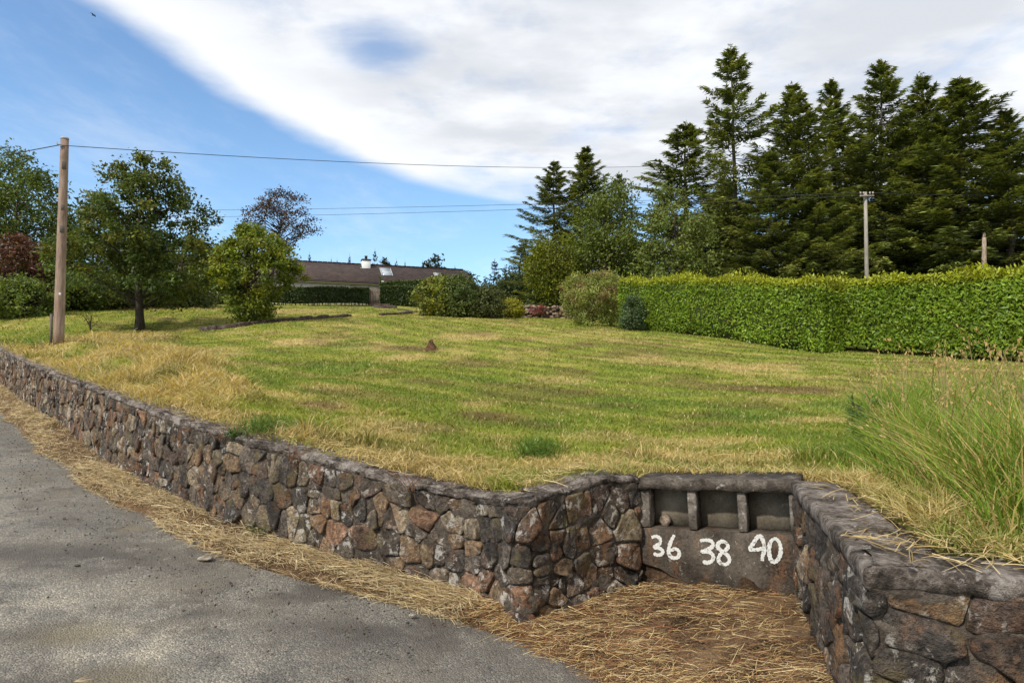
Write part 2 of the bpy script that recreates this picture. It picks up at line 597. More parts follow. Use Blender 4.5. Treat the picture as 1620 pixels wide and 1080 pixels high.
def m_asphalt():
    m, g = new_mat('worn_asphalt')
    p = g.pos()
    big = g.noise(p, 0.55, 5, 0.6)
    mid = g.noise(p, 2.6, 5, 0.62)
    vo = g.n('ShaderNodeTexVoronoi', {'Vector': p, 'Scale': 95.0, 'Randomness': 1.0})
    sepc = g.n('ShaderNodeSeparateXYZ', {0: vo.outputs['Color']})
    fine = g.noise(p, 150, 3, 0.6)
    f = g.math('ADD', g.math('MULTIPLY', big, 0.5), g.math('MULTIPLY', mid, 0.5))
    c = g.ramp(f, [(0.36, (0.105, 0.098, 0.088)), (0.44, (0.17, 0.158, 0.138)), (0.52, (0.25, 0.231, 0.196)), (0.60, (0.35, 0.314, 0.25))])
    gr = g.ramp(sepc.outputs[0], [(0.0, (0.38, 0.38, 0.39)), (0.5, (0.92, 0.92, 0.91)), (0.85, (1.3, 1.26, 1.2)), (1.0, (2.1, 2.0, 1.85))])
    c = g.mix(0.7, c, gr, 'MULTIPLY')
    er = attr(g)
    en = g.math('MULTIPLY', g.n('ShaderNodeSeparateXYZ', {0: er}).outputs[0], g.sstep(mid, 0.36, 0.58))
    c = g.mix(g.math('MULTIPLY', en, 0.7), c, (0.10, 0.088, 0.075))
    c = g.mix(g.sstep(fine, 0.60, 0.70), c, (0.04, 0.037, 0.035))
    ch = g.n('ShaderNodeSeparateXYZ', {0: er})
    c = g.mix(g.math('MULTIPLY', g.math('MULTIPLY', ch.outputs[1], g.sstep(mid, 0.36, 0.54)), 0.85), c, (0.085, 0.075, 0.065))
    c = g.mix(g.math('MULTIPLY', g.math('MULTIPLY', ch.outputs[2], g.sstep(fine, 0.38, 0.58)), 0.38), c, (0.38, 0.31, 0.16))
    # sandy worn patches
    pn = g.noise(p, 1.3, 4, 0.5)
    c = g.mix(g.math('MULTIPLY', g.sstep(pn, 0.62, 0.72), 0.4), c, (0.26, 0.21, 0.12))
    # darker damp fines along some streaks
    dn = g.noise(g.scaled(p, 0.8, 0.8, 1), 1.9, 6, 0.7)
    c = g.mix(g.math('MULTIPLY', g.sstep(dn, 0.55, 0.66), 0.6), c, (0.085, 0.074, 0.062))
    h = g.math('ADD', g.math('MULTIPLY', vo.outputs['Distance'], -1.0), g.math('MULTIPLY', fine, 0.5))
    finish(g, c, 0.9, g.bump(h, 0.75, 0.012), 0.25)
    return m


M['asphalt'] = m_asphalt()


def m_verge():
    m, g = new_mat('verge_soil')
    p = g.pos()
    n1 = g.noise(p, 3.5, 6, 0.65)
    n2 = g.noise(p, 40, 5, 0.7)
    n3 = g.noise(g.scaled(p, 1, 1, 1), 110, 3, 0.6)
    c = g.ramp(n1, [(0.35, (0.045, 0.027, 0.016)), (0.5, (0.12, 0.072, 0.042)), (0.64, (0.21, 0.14, 0.08))])
    c = g.mix(1.0, c, g.ramp(n2, [(0.3, (0.45, 0.45, 0.45)), (0.7, (1.6, 1.5, 1.4))]), 'MULTIPLY')
    c = g.mix(g.math('MULTIPLY', g.sstep(n3, 0.53, 0.64), 0.7), c, (0.36, 0.26, 0.13))
    finish(g, c, 0.95, g.bump(g.math('ADD', n2, n3), 1.0, 0.02), 0.1)
    return m


M['verge'] = m_verge()


def m_lawn():
    m, g = new_mat('mown_lawn')
    p = g.pos()
    c = attr(g)
    n1 = g.noise(p, 3.0, 6, 0.65)
    n2 = g.noise(p, 30, 5, 0.7)
    ns = g.noise(g.scaled(p, 1, 3.0, 1), 6.0, 5, 0.7)
    c = g.mix(1.0, c, g.ramp(n1, [(0.3, (0.72, 0.8, 0.7)), (0.55, (1, 1, 1)), (0.75, (1.25, 1.15, 1.05))]), 'MULTIPLY')
    c = g.mix(1.0, c, g.ramp(n2, [(0.28, (0.5, 0.55, 0.45)), (0.52, (1, 1, 1)), (0.75, (1.45, 1.35, 1.3))]), 'MULTIPLY')
    c = g.mix(1.0, c, g.ramp(ns, [(0.32, (0.72, 0.78, 0.7)), (0.66, (1.25, 1.2, 1.15))]), 'MULTIPLY')
    finish(g, c, 0.9, g.bump(g.math('ADD', n2, ns), 0.8, 0.04), 0.1)
    return m


M['lawn'] = m_lawn()


def m_field():
    m, g = new_mat('far_field')
    p = g.pos()
    n = g.noise(p, 0.05, 5, 0.6)
    n2 = g.noise(p, 1.5, 5, 0.65)
    f = g.math('ADD', g.math('MULTIPLY', n, 0.6), g.math('MULTIPLY', n2, 0.4))
    c = g.ramp(f, [(0.35, (0.06, 0.085, 0.025)), (0.5, (0.10, 0.12, 0.035)), (0.65, (0.17, 0.15, 0.06))])
    finish(g, c, 0.95, g.bump(n2, 0.5, 0.1), 0.1)
    return m


M['field'] = m_field()


def m_flat(name, c, rough=0.8):
    m, g = new_mat(name)
    p = g.pos()
    n = g.noise(p, 9, 4, 0.6)
    cc = g.mix(n, tuple(0.7 * x for x in c), tuple(min(1, 1.3 * x) for x in c))
    finish(g, cc, rough, g.bump(n, 0.2, 0.005))
    return m


M['core'] = m_flat('hedge_twigs', (0.035, 0.045, 0.012), 0.95)
M['plate'] = m_flat('number_plate', (0.12, 0.10, 0.09))
M['whiteplate'] = m_flat('white_plate', (0.7, 0.7, 0.68))

# ------------------------------------------------------------------ lie of the land
rng = np.random.default_rng(11)
LEFT = [(0, 553, 604, 17.9), (50, 576, 644, 13.6), (100, 595, 676, 11.2), (150, 615, 724, 9.3), (200, 633, 757, 8.0), (300, 668, 808, 6.75), (400, 697, 850, 5.98),
        (500, 724, 886, 5.52), (600, 748, 917, 5.22), (700, 771, 950, 4.95), (770, 784, 968, 4.67), (815, 788, 983, 4.42), (836, 786, 986, 4.40),
        (900, 769, 972, 4.58), (952, 755, 955, 4.74), (1013, 753, 942, 4.9)]
RIGHT = [(1264, 765, 970, 4.43), (1324, 824, 1080, 3.22), (1384, 893, 1196, 2.50), (1394, 896, 1202, 2.46), (1500, 904, 1228, 2.40), (1620, 915, 1262, 2.31)]


def wall_points(tab):
    out = []
    for (x, yt, yb, d) in tab:
        a, b = at(x, yt, d), at(x, yb, d)
        out.append((b[0], b[1], b[2], a[2]))
    return np.array(out)


WL = wall_points(LEFT)
e = WL[0] - WL[1]
e = e / np.linalg.norm(e[:2])
WL = np.concatenate([[WL[0] + e * k for k in (16, 8)], WL])
WR = wall_points(RIGHT)
e2 = WR[-1] - WR[-2]
e2 = e2 / np.linalg.norm(e2[:2])
e2[2:] = -0.02
WR = np.concatenate([WR, [WR[-1] + e2 * k for k in (1.2, 3, 6)]])


class Wall:
    def __init__(s, pts, step=0.04, sm=2.5):
        P = catmull(pts, 16)
        L = np.concatenate(([0], np.cumsum(np.linalg.norm(np.diff(P[:, :2], axis=0), axis=1))))
        s.L = L[-1]
        s.S = np.arange(0, s.L, step)
        s.P = np.stack([np.interp(s.S, L, P[:, k]) for k in range(4)], axis=1)
        t = np.gradient(s.P[:, :2], axis=0)
        t = unit(t)
        k = np.exp(-0.5 * (np.arange(-6, 7) / sm) ** 2)
        k /= k.sum()
        tp = np.pad(t, ((6, 6), (0, 0)), mode='edge')
        t = unit(np.stack([np.convolve(tp[:, j], k, 'valid') for j in (0, 1)], axis=1))
        s.N = np.stack([t[:, 1], -t[:, 0]], axis=1)

    def at(s, S, zf, w):
        """S along, zf 0 base .. 1 top (array), w outwards"""
        S = np.asarray(S, dtype=float)
        Q = np.stack([np.interp(S, s.S, s.P[:, k]) for k in range(4)], axis=-1)
        n = np.stack([np.interp(S, s.S, s.N[:, k]) for k in range(2)], axis=-1)
        xy = Q[..., :2] + n * np.asarray(w)[..., None]
        z = Q[..., 2] + (Q[..., 3] - Q[..., 2]) * np.asarray(zf)
        return np.concatenate([xy, z[..., None]], axis=-1)


wallL, wallR = Wall(WL), Wall(WR, 0.03, 1.2)
_pl = wallL.P[-1] + (wallR.P[0] - wallL.P[-1]) * np.linspace(0.02, 0.98, 31)[:, None]
BOUND = np.concatenate([wallL.P, _pl, wallR.P])       # the boundary line, far left to far right (x, y, zb, zt)


def road_z(x, y):
    s = (-x + y) * 0.7071
    return np.where(s > 2.7, 0.0 + 0.0655 * (s - 2.7), 0.045 * (s - 2.7)) - 0.01


_poly = np.concatenate([[BOUND[0, :2] + (BOUND[0, :2] - BOUND[30, :2]) * 900], BOUND[::6, :2], [BOUND[-1, :2] + (BOUND[-1, :2] - BOUND[-30, :2]) * 900],
                        [(2500, 2500)], [(-2500, 2500)]])


def inside(x, y):
    x, y = np.asarray(x, dtype=float), np.asarray(y, dtype=float)
    r = np.zeros(x.shape, dtype=bool)
    n = len(_poly)
    for i in range(n):
        x1, y1 = _poly[i]
        x2, y2 = _poly[(i + 1) % n]
        if y1 == y2:
            continue
        c = ((y1 > y) != (y2 > y)) & (x < (x2 - x1) * (y - y1) / (y2 - y1) + x1)
        r ^= c
    return r


# control points of the lawn
CP = []
for W in (wallL, wallR):
    for i in range(0, len(W.S), 36):
        q = W.at(W.S[i], 1.0, np.array(-0.4))
        CP.append((q[0], q[1], q[2] + 0.0))
for (px, py, d) in [(1013, 752, 5.25), (1140, 755, 5.1), (1260, 758, 4.9)]:
    CP.append(at(px, py, d))
for (px, py, d) in [(92, 543, 23), (222, 522, 30), (395, 512, 29), (315, 523, 28.3), (555, 501, 36), (470, 483, 54), (590, 483, 55), (650, 485, 56), (665, 500, 38),
                    (790, 504, 38), (830, 503, 45), (900, 505, 44), (905, 514, 36), (985, 520, 30), (1000, 521, 29.5), (1100, 530, 26.8), (1220, 547, 24), (1340, 562, 21.5),
                    (1450, 562, 20.6), (1620, 576, 18.4), (1800, 590, 16.5), (30, 508, 31), (110, 492, 38), (300, 483, 50), (-150, 500, 33), (-200, 470, 48)]:
    CP.append(at(px, py, d))
CP = np.array(CP)


class TPS:
    def __init__(s, P, lam=0.02):
        n = len(P)
        X = P[:, :2] / 10.0
        r2 = ((X[:, None, :] - X[None, :, :]) ** 2).sum(-1)
        K = 0.5 * r2 * np.log(r2 + 1e-12) + lam * np.eye(n) * 0.1
        Pm = np.concatenate([np.ones((n, 1)), X], axis=1)
        A = np.zeros((n + 3, n + 3))
        A[:n, :n], A[:n, n:], A[n:, :n] = K, Pm, Pm.T
        s.w = np.linalg.solve(A, np.concatenate([P[:, 2], np.zeros(3)]))
        s.X = X

    def __call__(s, x, y):
        x, y = np.asarray(x, dtype=float), np.asarray(y, dtype=float)
        sh = x.shape
        Q = np.stack([x.ravel(), y.ravel()], axis=1) / 10.0
        out = np.empty(len(Q))
        for i in range(0, len(Q), 20000):
            q = Q[i:i + 20000]
            r2 = ((q[:, None, :] - s.X[None]) ** 2).sum(-1)
            out[i:i + 20000] = (0.5 * r2 * np.log(r2 + 1e-12)) @ s.w[:-3] + s.w[-3] + q @ s.w[-2:]
        return out.reshape(sh)


tps = TPS(CP)
# raster of heights and distances
RX, RY, RS = np.arange(-46, 40, 0.2), np.arange(-2, 66, 0.2), 0.2
GX, GY = np.meshgrid(RX, RY)
GH = tps(np.clip(GX, -34, 24), np.clip(GY, 1.0, 58))
GIN = inside(GX, GY)
bp = BOUND[::5, :2]
GD = np.full(GX.shape, 1e9)
for i in range(0, len(bp), 8):
    for b in bp[i:i + 8]:
        GD = np.minimum(GD, (GX - b[0]) ** 2 + (GY - b[1]) ** 2)
GD = np.sqrt(GD)


def look(A, x, y):
    fx, fy = (np.asarray(x) - RX[0]) / RS, (np.asarray(y) - RY[0]) / RS
    fx, fy = np.clip(fx, 0, len(RX) - 1.001), np.clip(fy, 0, len(RY) - 1.001)
    ix, iy = fx.astype(int), fy.astype(int)
    ax, ay = fx - ix, fy - iy
    return (A[iy, ix] * (1 - ax) + A[iy, ix + 1] * ax) * (1 - ay) + (A[iy + 1, ix] * (1 - ax) + A[iy + 1, ix + 1] * ax) * ay


MOUND = (fbm(GX * 0.55, GY * 0.55, 4, 3) - 0.5) * 0.16 + (fbm(GX * 1.9, GY * 1.9, 3, 9) - 0.5) * 0.07
GH = GH + MOUND * sst(GD, 0.3, 2.0)


def ground(x, y):
    return look(GH, np.asarray(x, dtype=float), np.asarray(y, dtype=float))


def on_lawn(px, py):
    r = ray(px, py)
    t = np.arange(3.0, 62, 0.04)
    x, y, z = r[0] * t, r[1] * t, EYE + r[2] * t
    ok = (z < ground(x, y)) & inside(x, y)
    i = np.argmax(ok) if ok.any() else len(t) - 1
    return np.array((x[i], y[i], ground(x[i], y[i])))


# patches of dry, worn or lush turf, given where they lie (kind, centre, radius along x, radius along y)
PATCH = []
for (k, px, py, rx, ry, a) in [
        ('straw', 165, 548, 55, 11, 0.9), ('straw', 205, 572, 60, 16, 1.0), ('straw', 255, 598, 70, 20, 1.0), ('straw', 300, 622, 70, 17, 0.9), ('straw', 355, 640, 60, 10, 0.7),
        ('straw', 200, 486, 150, 4, 1.0), ('straw', 470, 541, 50, 6, 0.8), ('straw', 590, 545, 45, 8, 0.5), ('straw', 640, 568, 45, 7, 0.7), ('straw', 330, 560, 60, 14, 0.5), ('straw', 740, 533, 60, 6, 0.6),
        ('straw', 700, 730, 150, 16, 0.7), ('straw', 900, 735, 160, 14, 0.6), ('straw', 1130, 725, 150, 10, 0.6), ('straw', 610, 672, 90, 10, 0.45), ('straw', 960, 690, 90, 8, 0.4),
        ('straw', 1180, 580, 120, 8, 0.5), ('straw', 1040, 570, 90, 7, 0.5), ('straw', 1290, 665, 130, 6, 0.6), ('straw', 1150, 700, 100, 5, 0.6), ('straw', 760, 640, 40, 6, 0.5),
        ('straw', 880, 600, 60, 6, 0.4), ('straw', 520, 612, 60, 6, 0.35), ('straw', 600, 690, 60, 7, 0.5), ('straw', 560, 500, 60, 4, 0.3), ('straw', 470, 492, 60, 4, 0.5),
        ('brown', 512, 641, 52, 10, 1.0), ('brown', 770, 657, 60, 9, 0.8), ('brown', 740, 572, 55, 6, 0.6), ('brown', 1010, 545, 90, 5, 0.4), ('brown', 1220, 618, 110, 7, 0.45),
        ('brown', 640, 552, 40, 5, 0.5), ('brown', 1400, 612, 100, 9, 0.5), ('brown', 920, 625, 80, 6, 0.4), ('brown', 880, 648, 40, 5, 0.4), ('brown', 1020, 664, 25, 4, 0.4),
        ('lush', 60, 540, 90, 14, 1.0), ('lush', 430, 672, 70, 14, 1.0), ('lush', 850, 712, 30, 12, 0.8), ('lush', 850, 668, 60, 6, 0.7), ('lush', 560, 545, 50, 5, 0.6), ('lush', 400, 600, 60, 8, 0.6),
        ('lush', 1150, 660, 130, 8, 0.7), ('lush', 1350, 640, 90, 8, 0.6), ('lush', 1000, 640, 120, 8, 0.5), ('lush', 1340, 720, 80, 22, 0.8), ('lush', 520, 580, 70, 8, 0.6), ('lush', 760, 600, 80, 6, 0.4)]:
    c = on_lawn(px, py)
    y1, y2 = on_lawn(px, py - ry)[1], on_lawn(px, py + ry)[1]
    PATCH.append((k, c[0], c[1], rx * c[1] / F, max(abs(y1 - y2) / 2, 0.25), a))


def patch_fields(x, y):
    out = {'straw': np.zeros(np.shape(x)), 'brown': np.zeros(np.shape(x)), 'lush': np.zeros(np.shape(x))}
    wob = (fbm(x * 1.3, y * 1.3, 3, 40) - 0.5) * 1.1
    for k, cx, cy, rx, ry, a in PATCH:
        r = np.sqrt(((x - cx) / rx) ** 2 + ((y - cy) / ry) ** 2) + wob
        out[k] = np.maximum(out[k], min(1.0, 1.25 * a) * sst(r, 1.2, 0.5))
    return out


def turf(x, y, wd):
    """(rgb, straw amount, brown amount, lush amount) of the turf"""
    n1 = fbm(x * 0.33, y * 0.33, 4, 1)
    n2 = fbm(x * 1.4, y * 1.4, 4, 2)
    n3 = fbm(x * 4.5, y * 4.5, 3, 5)
    # mowing passes sweep round parallel to the hedge
    r = np.hypot(x - 24.0, y - 44.0)
    st = 0.5 + 0.5 * np.sin(r * 2 * np.pi / 1.15 + 1.5 * (fbm(x * 0.2, y * 0.2, 2, 8) - 0.5))
    line = sst(vnoise(r * 2.4, (x + y) * 0.12, 21), 0.62, 0.9) * 0.7
    pf = patch_fields(x, y)
    straw = np.clip(sst(n1 * 0.4 + n2 * 0.35 + n3 * 0.25, 0.50, 0.66) * 0.55 + line * 0.4 + pf['straw'], 0, 1)
    edge = sst(wd, 1.1, 0.3) * sst(n2 * 0.6 + n3 * 0.4, 0.33, 0.6)
    straw = np.clip(np.maximum(straw, edge) - 0.7 * pf['lush'], 0, 1)
    brown = np.clip(pf['brown'] + 0.6 * sst(fbm(x * 0.8, y * 1.1, 4, 33), 0.54, 0.68), 0, 1)
    g0 = lerp((0.155, 0.20, 0.03), (0.26, 0.262, 0.045), np.clip(st[..., None] * 0.45 + 0.15 + (n2[..., None] - .3) * 0.8 + (n1[..., None] - .5), 0, 1.1))
    g0 = lerp(g0, (0.125, 0.19, 0.035), pf['lush'][..., None] * 0.75)
    c = lerp(g0, (0.46, 0.35, 0.16), straw[..., None] * 0.85)
    c = lerp(c, (0.15, 0.09, 0.048), brown[..., None] * 0.8)
    far = sst(np.hypot(x, y), 8, 15) * sst(x + 0.1 * y, -3.5, 1.5)
    c = c * (1 + 0.30 * (st - 0.5) * (0.25 + 0.75 * far))[..., None]
    return c, straw, brown, pf['lush']


# the long dry bank behind the left wall is a real rise in the turf
_bank = np.zeros(GX.shape)
for k, cx, cy, rx, ry, a in PATCH[:5]:
    _bank = np.maximum(_bank, sst(np.hypot((GX - cx) / rx, (GY - cy) / (ry * 1.2)), 1.35, 0.0))
GH = GH + 0.30 * _bank * (0.6 + 0.8 * fbm(GX * 1.2, GY * 1.2, 3, 81)) * sst(GD, 0.4, 1.2)
# ------------------------------------------------------------------ the ground
GC, _, _, _ = turf(GX, GY, GD)
LH = GH - 0.12 * sst(GD, 0.52, 0.36)
keepv = GIN & (GD > np.where((GX > 0.75) & (GX < 2.0) & (GY > 4.3), 0.27, 0.10))
nx, ny = len(RX), len(RY)
idx = np.arange(nx * ny).reshape(ny, nx)
kq = keepv[:-1, :-1] & keepv[1:, :-1] & keepv[:-1, 1:] & keepv[1:, 1:]
Q = np.stack([idx[:-1, :-1][kq], idx[:-1, 1:][kq], idx[1:, 1:][kq], idx[1:, :-1][kq]], axis=1)
LV = np.stack([GX.ravel(), GY.ravel(), LH.ravel()], axis=1)
used, inv = np.unique(Q, return_inverse=True)
lawn = obj('lawn', LV[used], inv.reshape(Q.shape), M['lawn'], None, GC.reshape(-1, 3)[used], True)
tag(lawn, None, None, None, 'structure')

# the country beyond, out to the horizon
def spread(a, b, n, far):
    t = np.linspace(0, 1, n) ** 2.2
    return np.concatenate([a - far * t[:0:-1], np.linspace(a, b, 60), b + far * t[1:]])


fx = spread(-46, 40, 28, 1800)
fy = spread(-20, 66, 28, 1800)
FX, FY = np.meshgrid(fx, fy)
FH = tps(np.clip(FX, -34, 24), np.clip(FY, 1.0, 58)) - 0.35
rz = road_z(np.clip(FX, -40, 20), np.clip(FY, -20, 40)) - 0.25
FH = np.where(inside(FX, FY), np.where(FY < 66, np.minimum(FH, 99), FH), rz)
near = (np.abs(FX) < 46) & (FY < 30) & (FY > -12)
FH = np.where(near & inside(FX, FY), np.minimum(FH, rz), FH)
ii = np.arange(FX.size).reshape(FX.shape)
FQ = np.stack([ii[:-1, :-1], ii[:-1, 1:], ii[1:, 1:], ii[1:, :-1]], axis=-1).reshape(-1, 4)
gnd = obj('ground', np.stack([FX.ravel(), FY.ravel(), FH.ravel()], axis=1), FQ, M['field'], None, None, True)
tag(gnd, None, None, None, 'structure')

# road
rx_, ry_ = np.arange(-34, 8, 0.16), np.arange(-8, 32, 0.16)
AX, AY = np.meshgrid(rx_, ry_)
ain = inside(AX, AY)
dist = np.full(AX.shape, 1e9)
for b in BOUND[::10, :2]:
    dist = np.minimum(dist, (AX - b[0]) ** 2 + (AY - b[1]) ** 2)
dist = np.sqrt(dist)
okv = ~(ain & (dist > 0.3)) & (dist < 9.5)
AZ = road_z(AX, AY) + (fbm(AX * 0.5, AY * 0.5, 3, 71) - 0.5) * 0.05
ii = np.arange(AX.size).reshape(AX.shape)
k4 = okv[:-1, :-1] & okv[1:, :-1] & okv[:-1, 1:] & okv[1:, 1:]
Q = np.stack([ii[:-1, :-1][k4], ii[:-1, 1:][k4], ii[1:, 1:][k4], ii[1:, :-1][k4]], axis=1)
used, inv = np.unique(Q, return_inverse=True)
_re = sst(dist, 1.75, 0.75).ravel()[used]


def on_road(px, py):
    r = ray(px, py)
    t = 3.0
    for _ in range(8):
        t = (road_z(r[0] * t, r[1] * t) - EYE) / r[2]
    return r[0] * t, r[1] * t


_rd, _ro = np.zeros(AX.shape), np.zeros(AX.shape)
_w = (fbm(AX * 3, AY * 3, 3, 92) - 0.5) * 0.9
for (px, py, rx, ry, A_) in [(60, 1005, 0.42, 0.22, _rd), (150, 1070, 0.6, 0.2, _rd), (20, 1075, 0.4, 0.2, _rd), (270, 960, 0.5, 0.2, _rd), (480, 930, 0.8, 0.3, _rd), (620, 1000, 0.7, 0.25, _rd), (90, 880, 1.2, 0.4, _rd),
                             (125, 1000, 0.28, 0.16, _ro), (190, 1070, 0.3, 0.12, _ro)]:
    cx, cy = on_road(px, py)
    np.maximum(A_, sst(np.hypot((AX - cx) / rx, (AY - cy) / ry) + _w, 1.3, 0.4), out=A_)
_rd, _ro = _rd.ravel()[used], _ro.ravel()[used]
road = obj('road', np.stack([AX.ravel(), AY.ravel(), AZ.ravel()], axis=1)[used], inv.reshape(Q.shape), M['asphalt'], None, np.stack([_re, _rd, _ro], axis=1), True)
tag(road, None, None, None, 'structure')

# verge: a strip of soil between the wall and the asphalt, widening into the bay before the panel
VS = np.concatenate([wallL.S[::3], wallL.S[-1:] + 0.0])
def verge_width(S):
    P = wallL.at(S, np.zeros_like(S), np.zeros_like(S))
    d = P[:, 1]
    w = 0.33 + 0.10 * sst(d, 5, 12) + 0.16 * (fbm(S * 0.9, S * 0, 3, 4) - 0.4) * 1.6
    return w


bay = np.concatenate([wallL.P[-1:, :3], wallR.P[:, :3]])
# outer edge of the verge, from far left to the right-hand front wall
wv = verge_width(VS)
A_in = wallL.at(VS, np.zeros_like(VS), np.full(len(VS), -0.15))
A_out = wallL.at(VS, np.zeros_like(VS), wv)
cS = VS[np.argmin(np.abs(A_in[:, 1] - 4.4) + (A_in[:, 0] < -0.6) * 9)]


def outer_edge():
    """x, y of the asphalt edge"""
    pts = [p[:2] for p, s in zip(A_out, VS) if s < cS - 0.25]
    for (px, py) in [(800, 1018), (900, 1066), (1000, 1110), (1150, 1190), (1350, 1330), (1650, 1500), (2300, 1900)]:
        r = ray(px, py)
        t = (0 - EYE) / r[2]
        for _ in range(4):
            t = (road_z(r[0] * t, r[1] * t) - EYE) / r[2]
        pts.append(r[:2] * t)
    return catmull(np.array(pts), 4)


EDGE = outer_edge()
INNER = np.concatenate([A_in[:, :2], wallR.at(wallR.S[::3], np.zeros(len(wallR.S[::3])), np.full(len(wallR.S[::3]), -0.15))[:, :2]])


def resample(P, n, wts=None):
    L = np.concatenate(([0], np.cumsum(np.linalg.norm(np.diff(P, axis=0), axis=1))))
    t = np.linspace(0, L[-1], n)
    return np.stack([np.interp(t, L, P[:, k]) for k in range(P.shape[1])], axis=1)


# left part: strip by wall parameter; right part: bay filled between wall line and edge
nL = int((VS < cS - 0.25).sum())
nE = len(EDGE)
eL = resample(EDGE[:np.argmin(np.linalg.norm(EDGE - A_out[nL - 1, :2], axis=1)) + 1], nL)
eR = resample(EDGE[np.argmin(np.linalg.norm(EDGE - A_out[nL - 1, :2], axis=1)):], 120)
iR = resample(INNER[nL - 1:], 120)
VI = np.concatenate([INNER[:nL], iR[1:]])
VO = np.concatenate([A_out[:nL, :2], eR[1:]])
K = 14
tt = np.linspace(0, 1, K)
XY = VI[:, None, :] * (1 - tt[None, :, None]) + VO[:, None, :] * tt[None, :, None]
vz = road_z(XY[..., 0], XY[..., 1])
lift = 0.07 * np.sin(np.pi * np.clip(tt * 0.9 + 0.12, 0, 1))[None, :] * (0.5 + fbm(XY[..., 0] * 3, XY[..., 1] * 3, 4, 13)) + 0.02
lift[:, -1] = -0.03
lift[:, -2] = np.minimum(lift[:, -2], 0.02)
# the soil runs into the foot of the walls
wb = np.concatenate([A_in[:nL, 2], np.interp(np.linspace(0, 1, 119), np.linspace(0, 1, len(INNER[nL - 1:])),
                     np.concatenate([A_in[nL - 1:, 2], wallR.at(wallR.S[::3], np.zeros(len(wallR.S[::3])), np.zeros(len(wallR.S[::3])))[:, 2]]))])
foot = (wb - road_z(VI[:, 0], VI[:, 1]))[:, None] * (1 - tt[None, :]) ** 1.5
VZ = vz + lift + np.clip(foot, -0.15, 0.25)
ni = len(VI)
ii = np.arange(ni * K).reshape(ni, K)
Q = np.stack([ii[:-1, :-1], ii[:-1, 1:], ii[1:, 1:], ii[1:, :-1]], axis=-1).reshape(-1, 4)
verge = obj('verge', np.concatenate([XY, VZ[..., None]], axis=-1).reshape(-1, 3), Q, M['verge'], None, None, True)
tag(verge, None, None, None, 'structure')
_VP = np.concatenate([XY, VZ[..., None]], axis=-1)

# ------------------------------------------------------------------ stone walls
PAL = np.array([(0.042, 0.037, 0.034), (0.060, 0.051, 0.045), (0.095, 0.076, 0.058), (0.082, 0.067, 0.056), (0.145, 0.10, 0.064), (0.08, 0.058, 0.047), (0.175, 0.142, 0.102), (0.135, 0.082, 0.055), (0.055, 0.046, 0.040)])


def clip_poly(P, n, c):
    """keep the side n.p <= c"""
    out = []
    m = len(P)
    for i in range(m):
        a, b = P[i], P[(i + 1) % m]
        da, db = n[0] * a[0] + n[1] * a[1] - c, n[0] * b[0] + n[1] * b[1] - c
        if da <= 0:
            out.append(a)
        if (da < 0) != (db < 0) and abs(da - db) > 1e-12:
            t = da / (da - db)
            out.append((a[0] + (b[0] - a[0]) * t, a[1] + (b[1] - a[1]) * t))
    return out


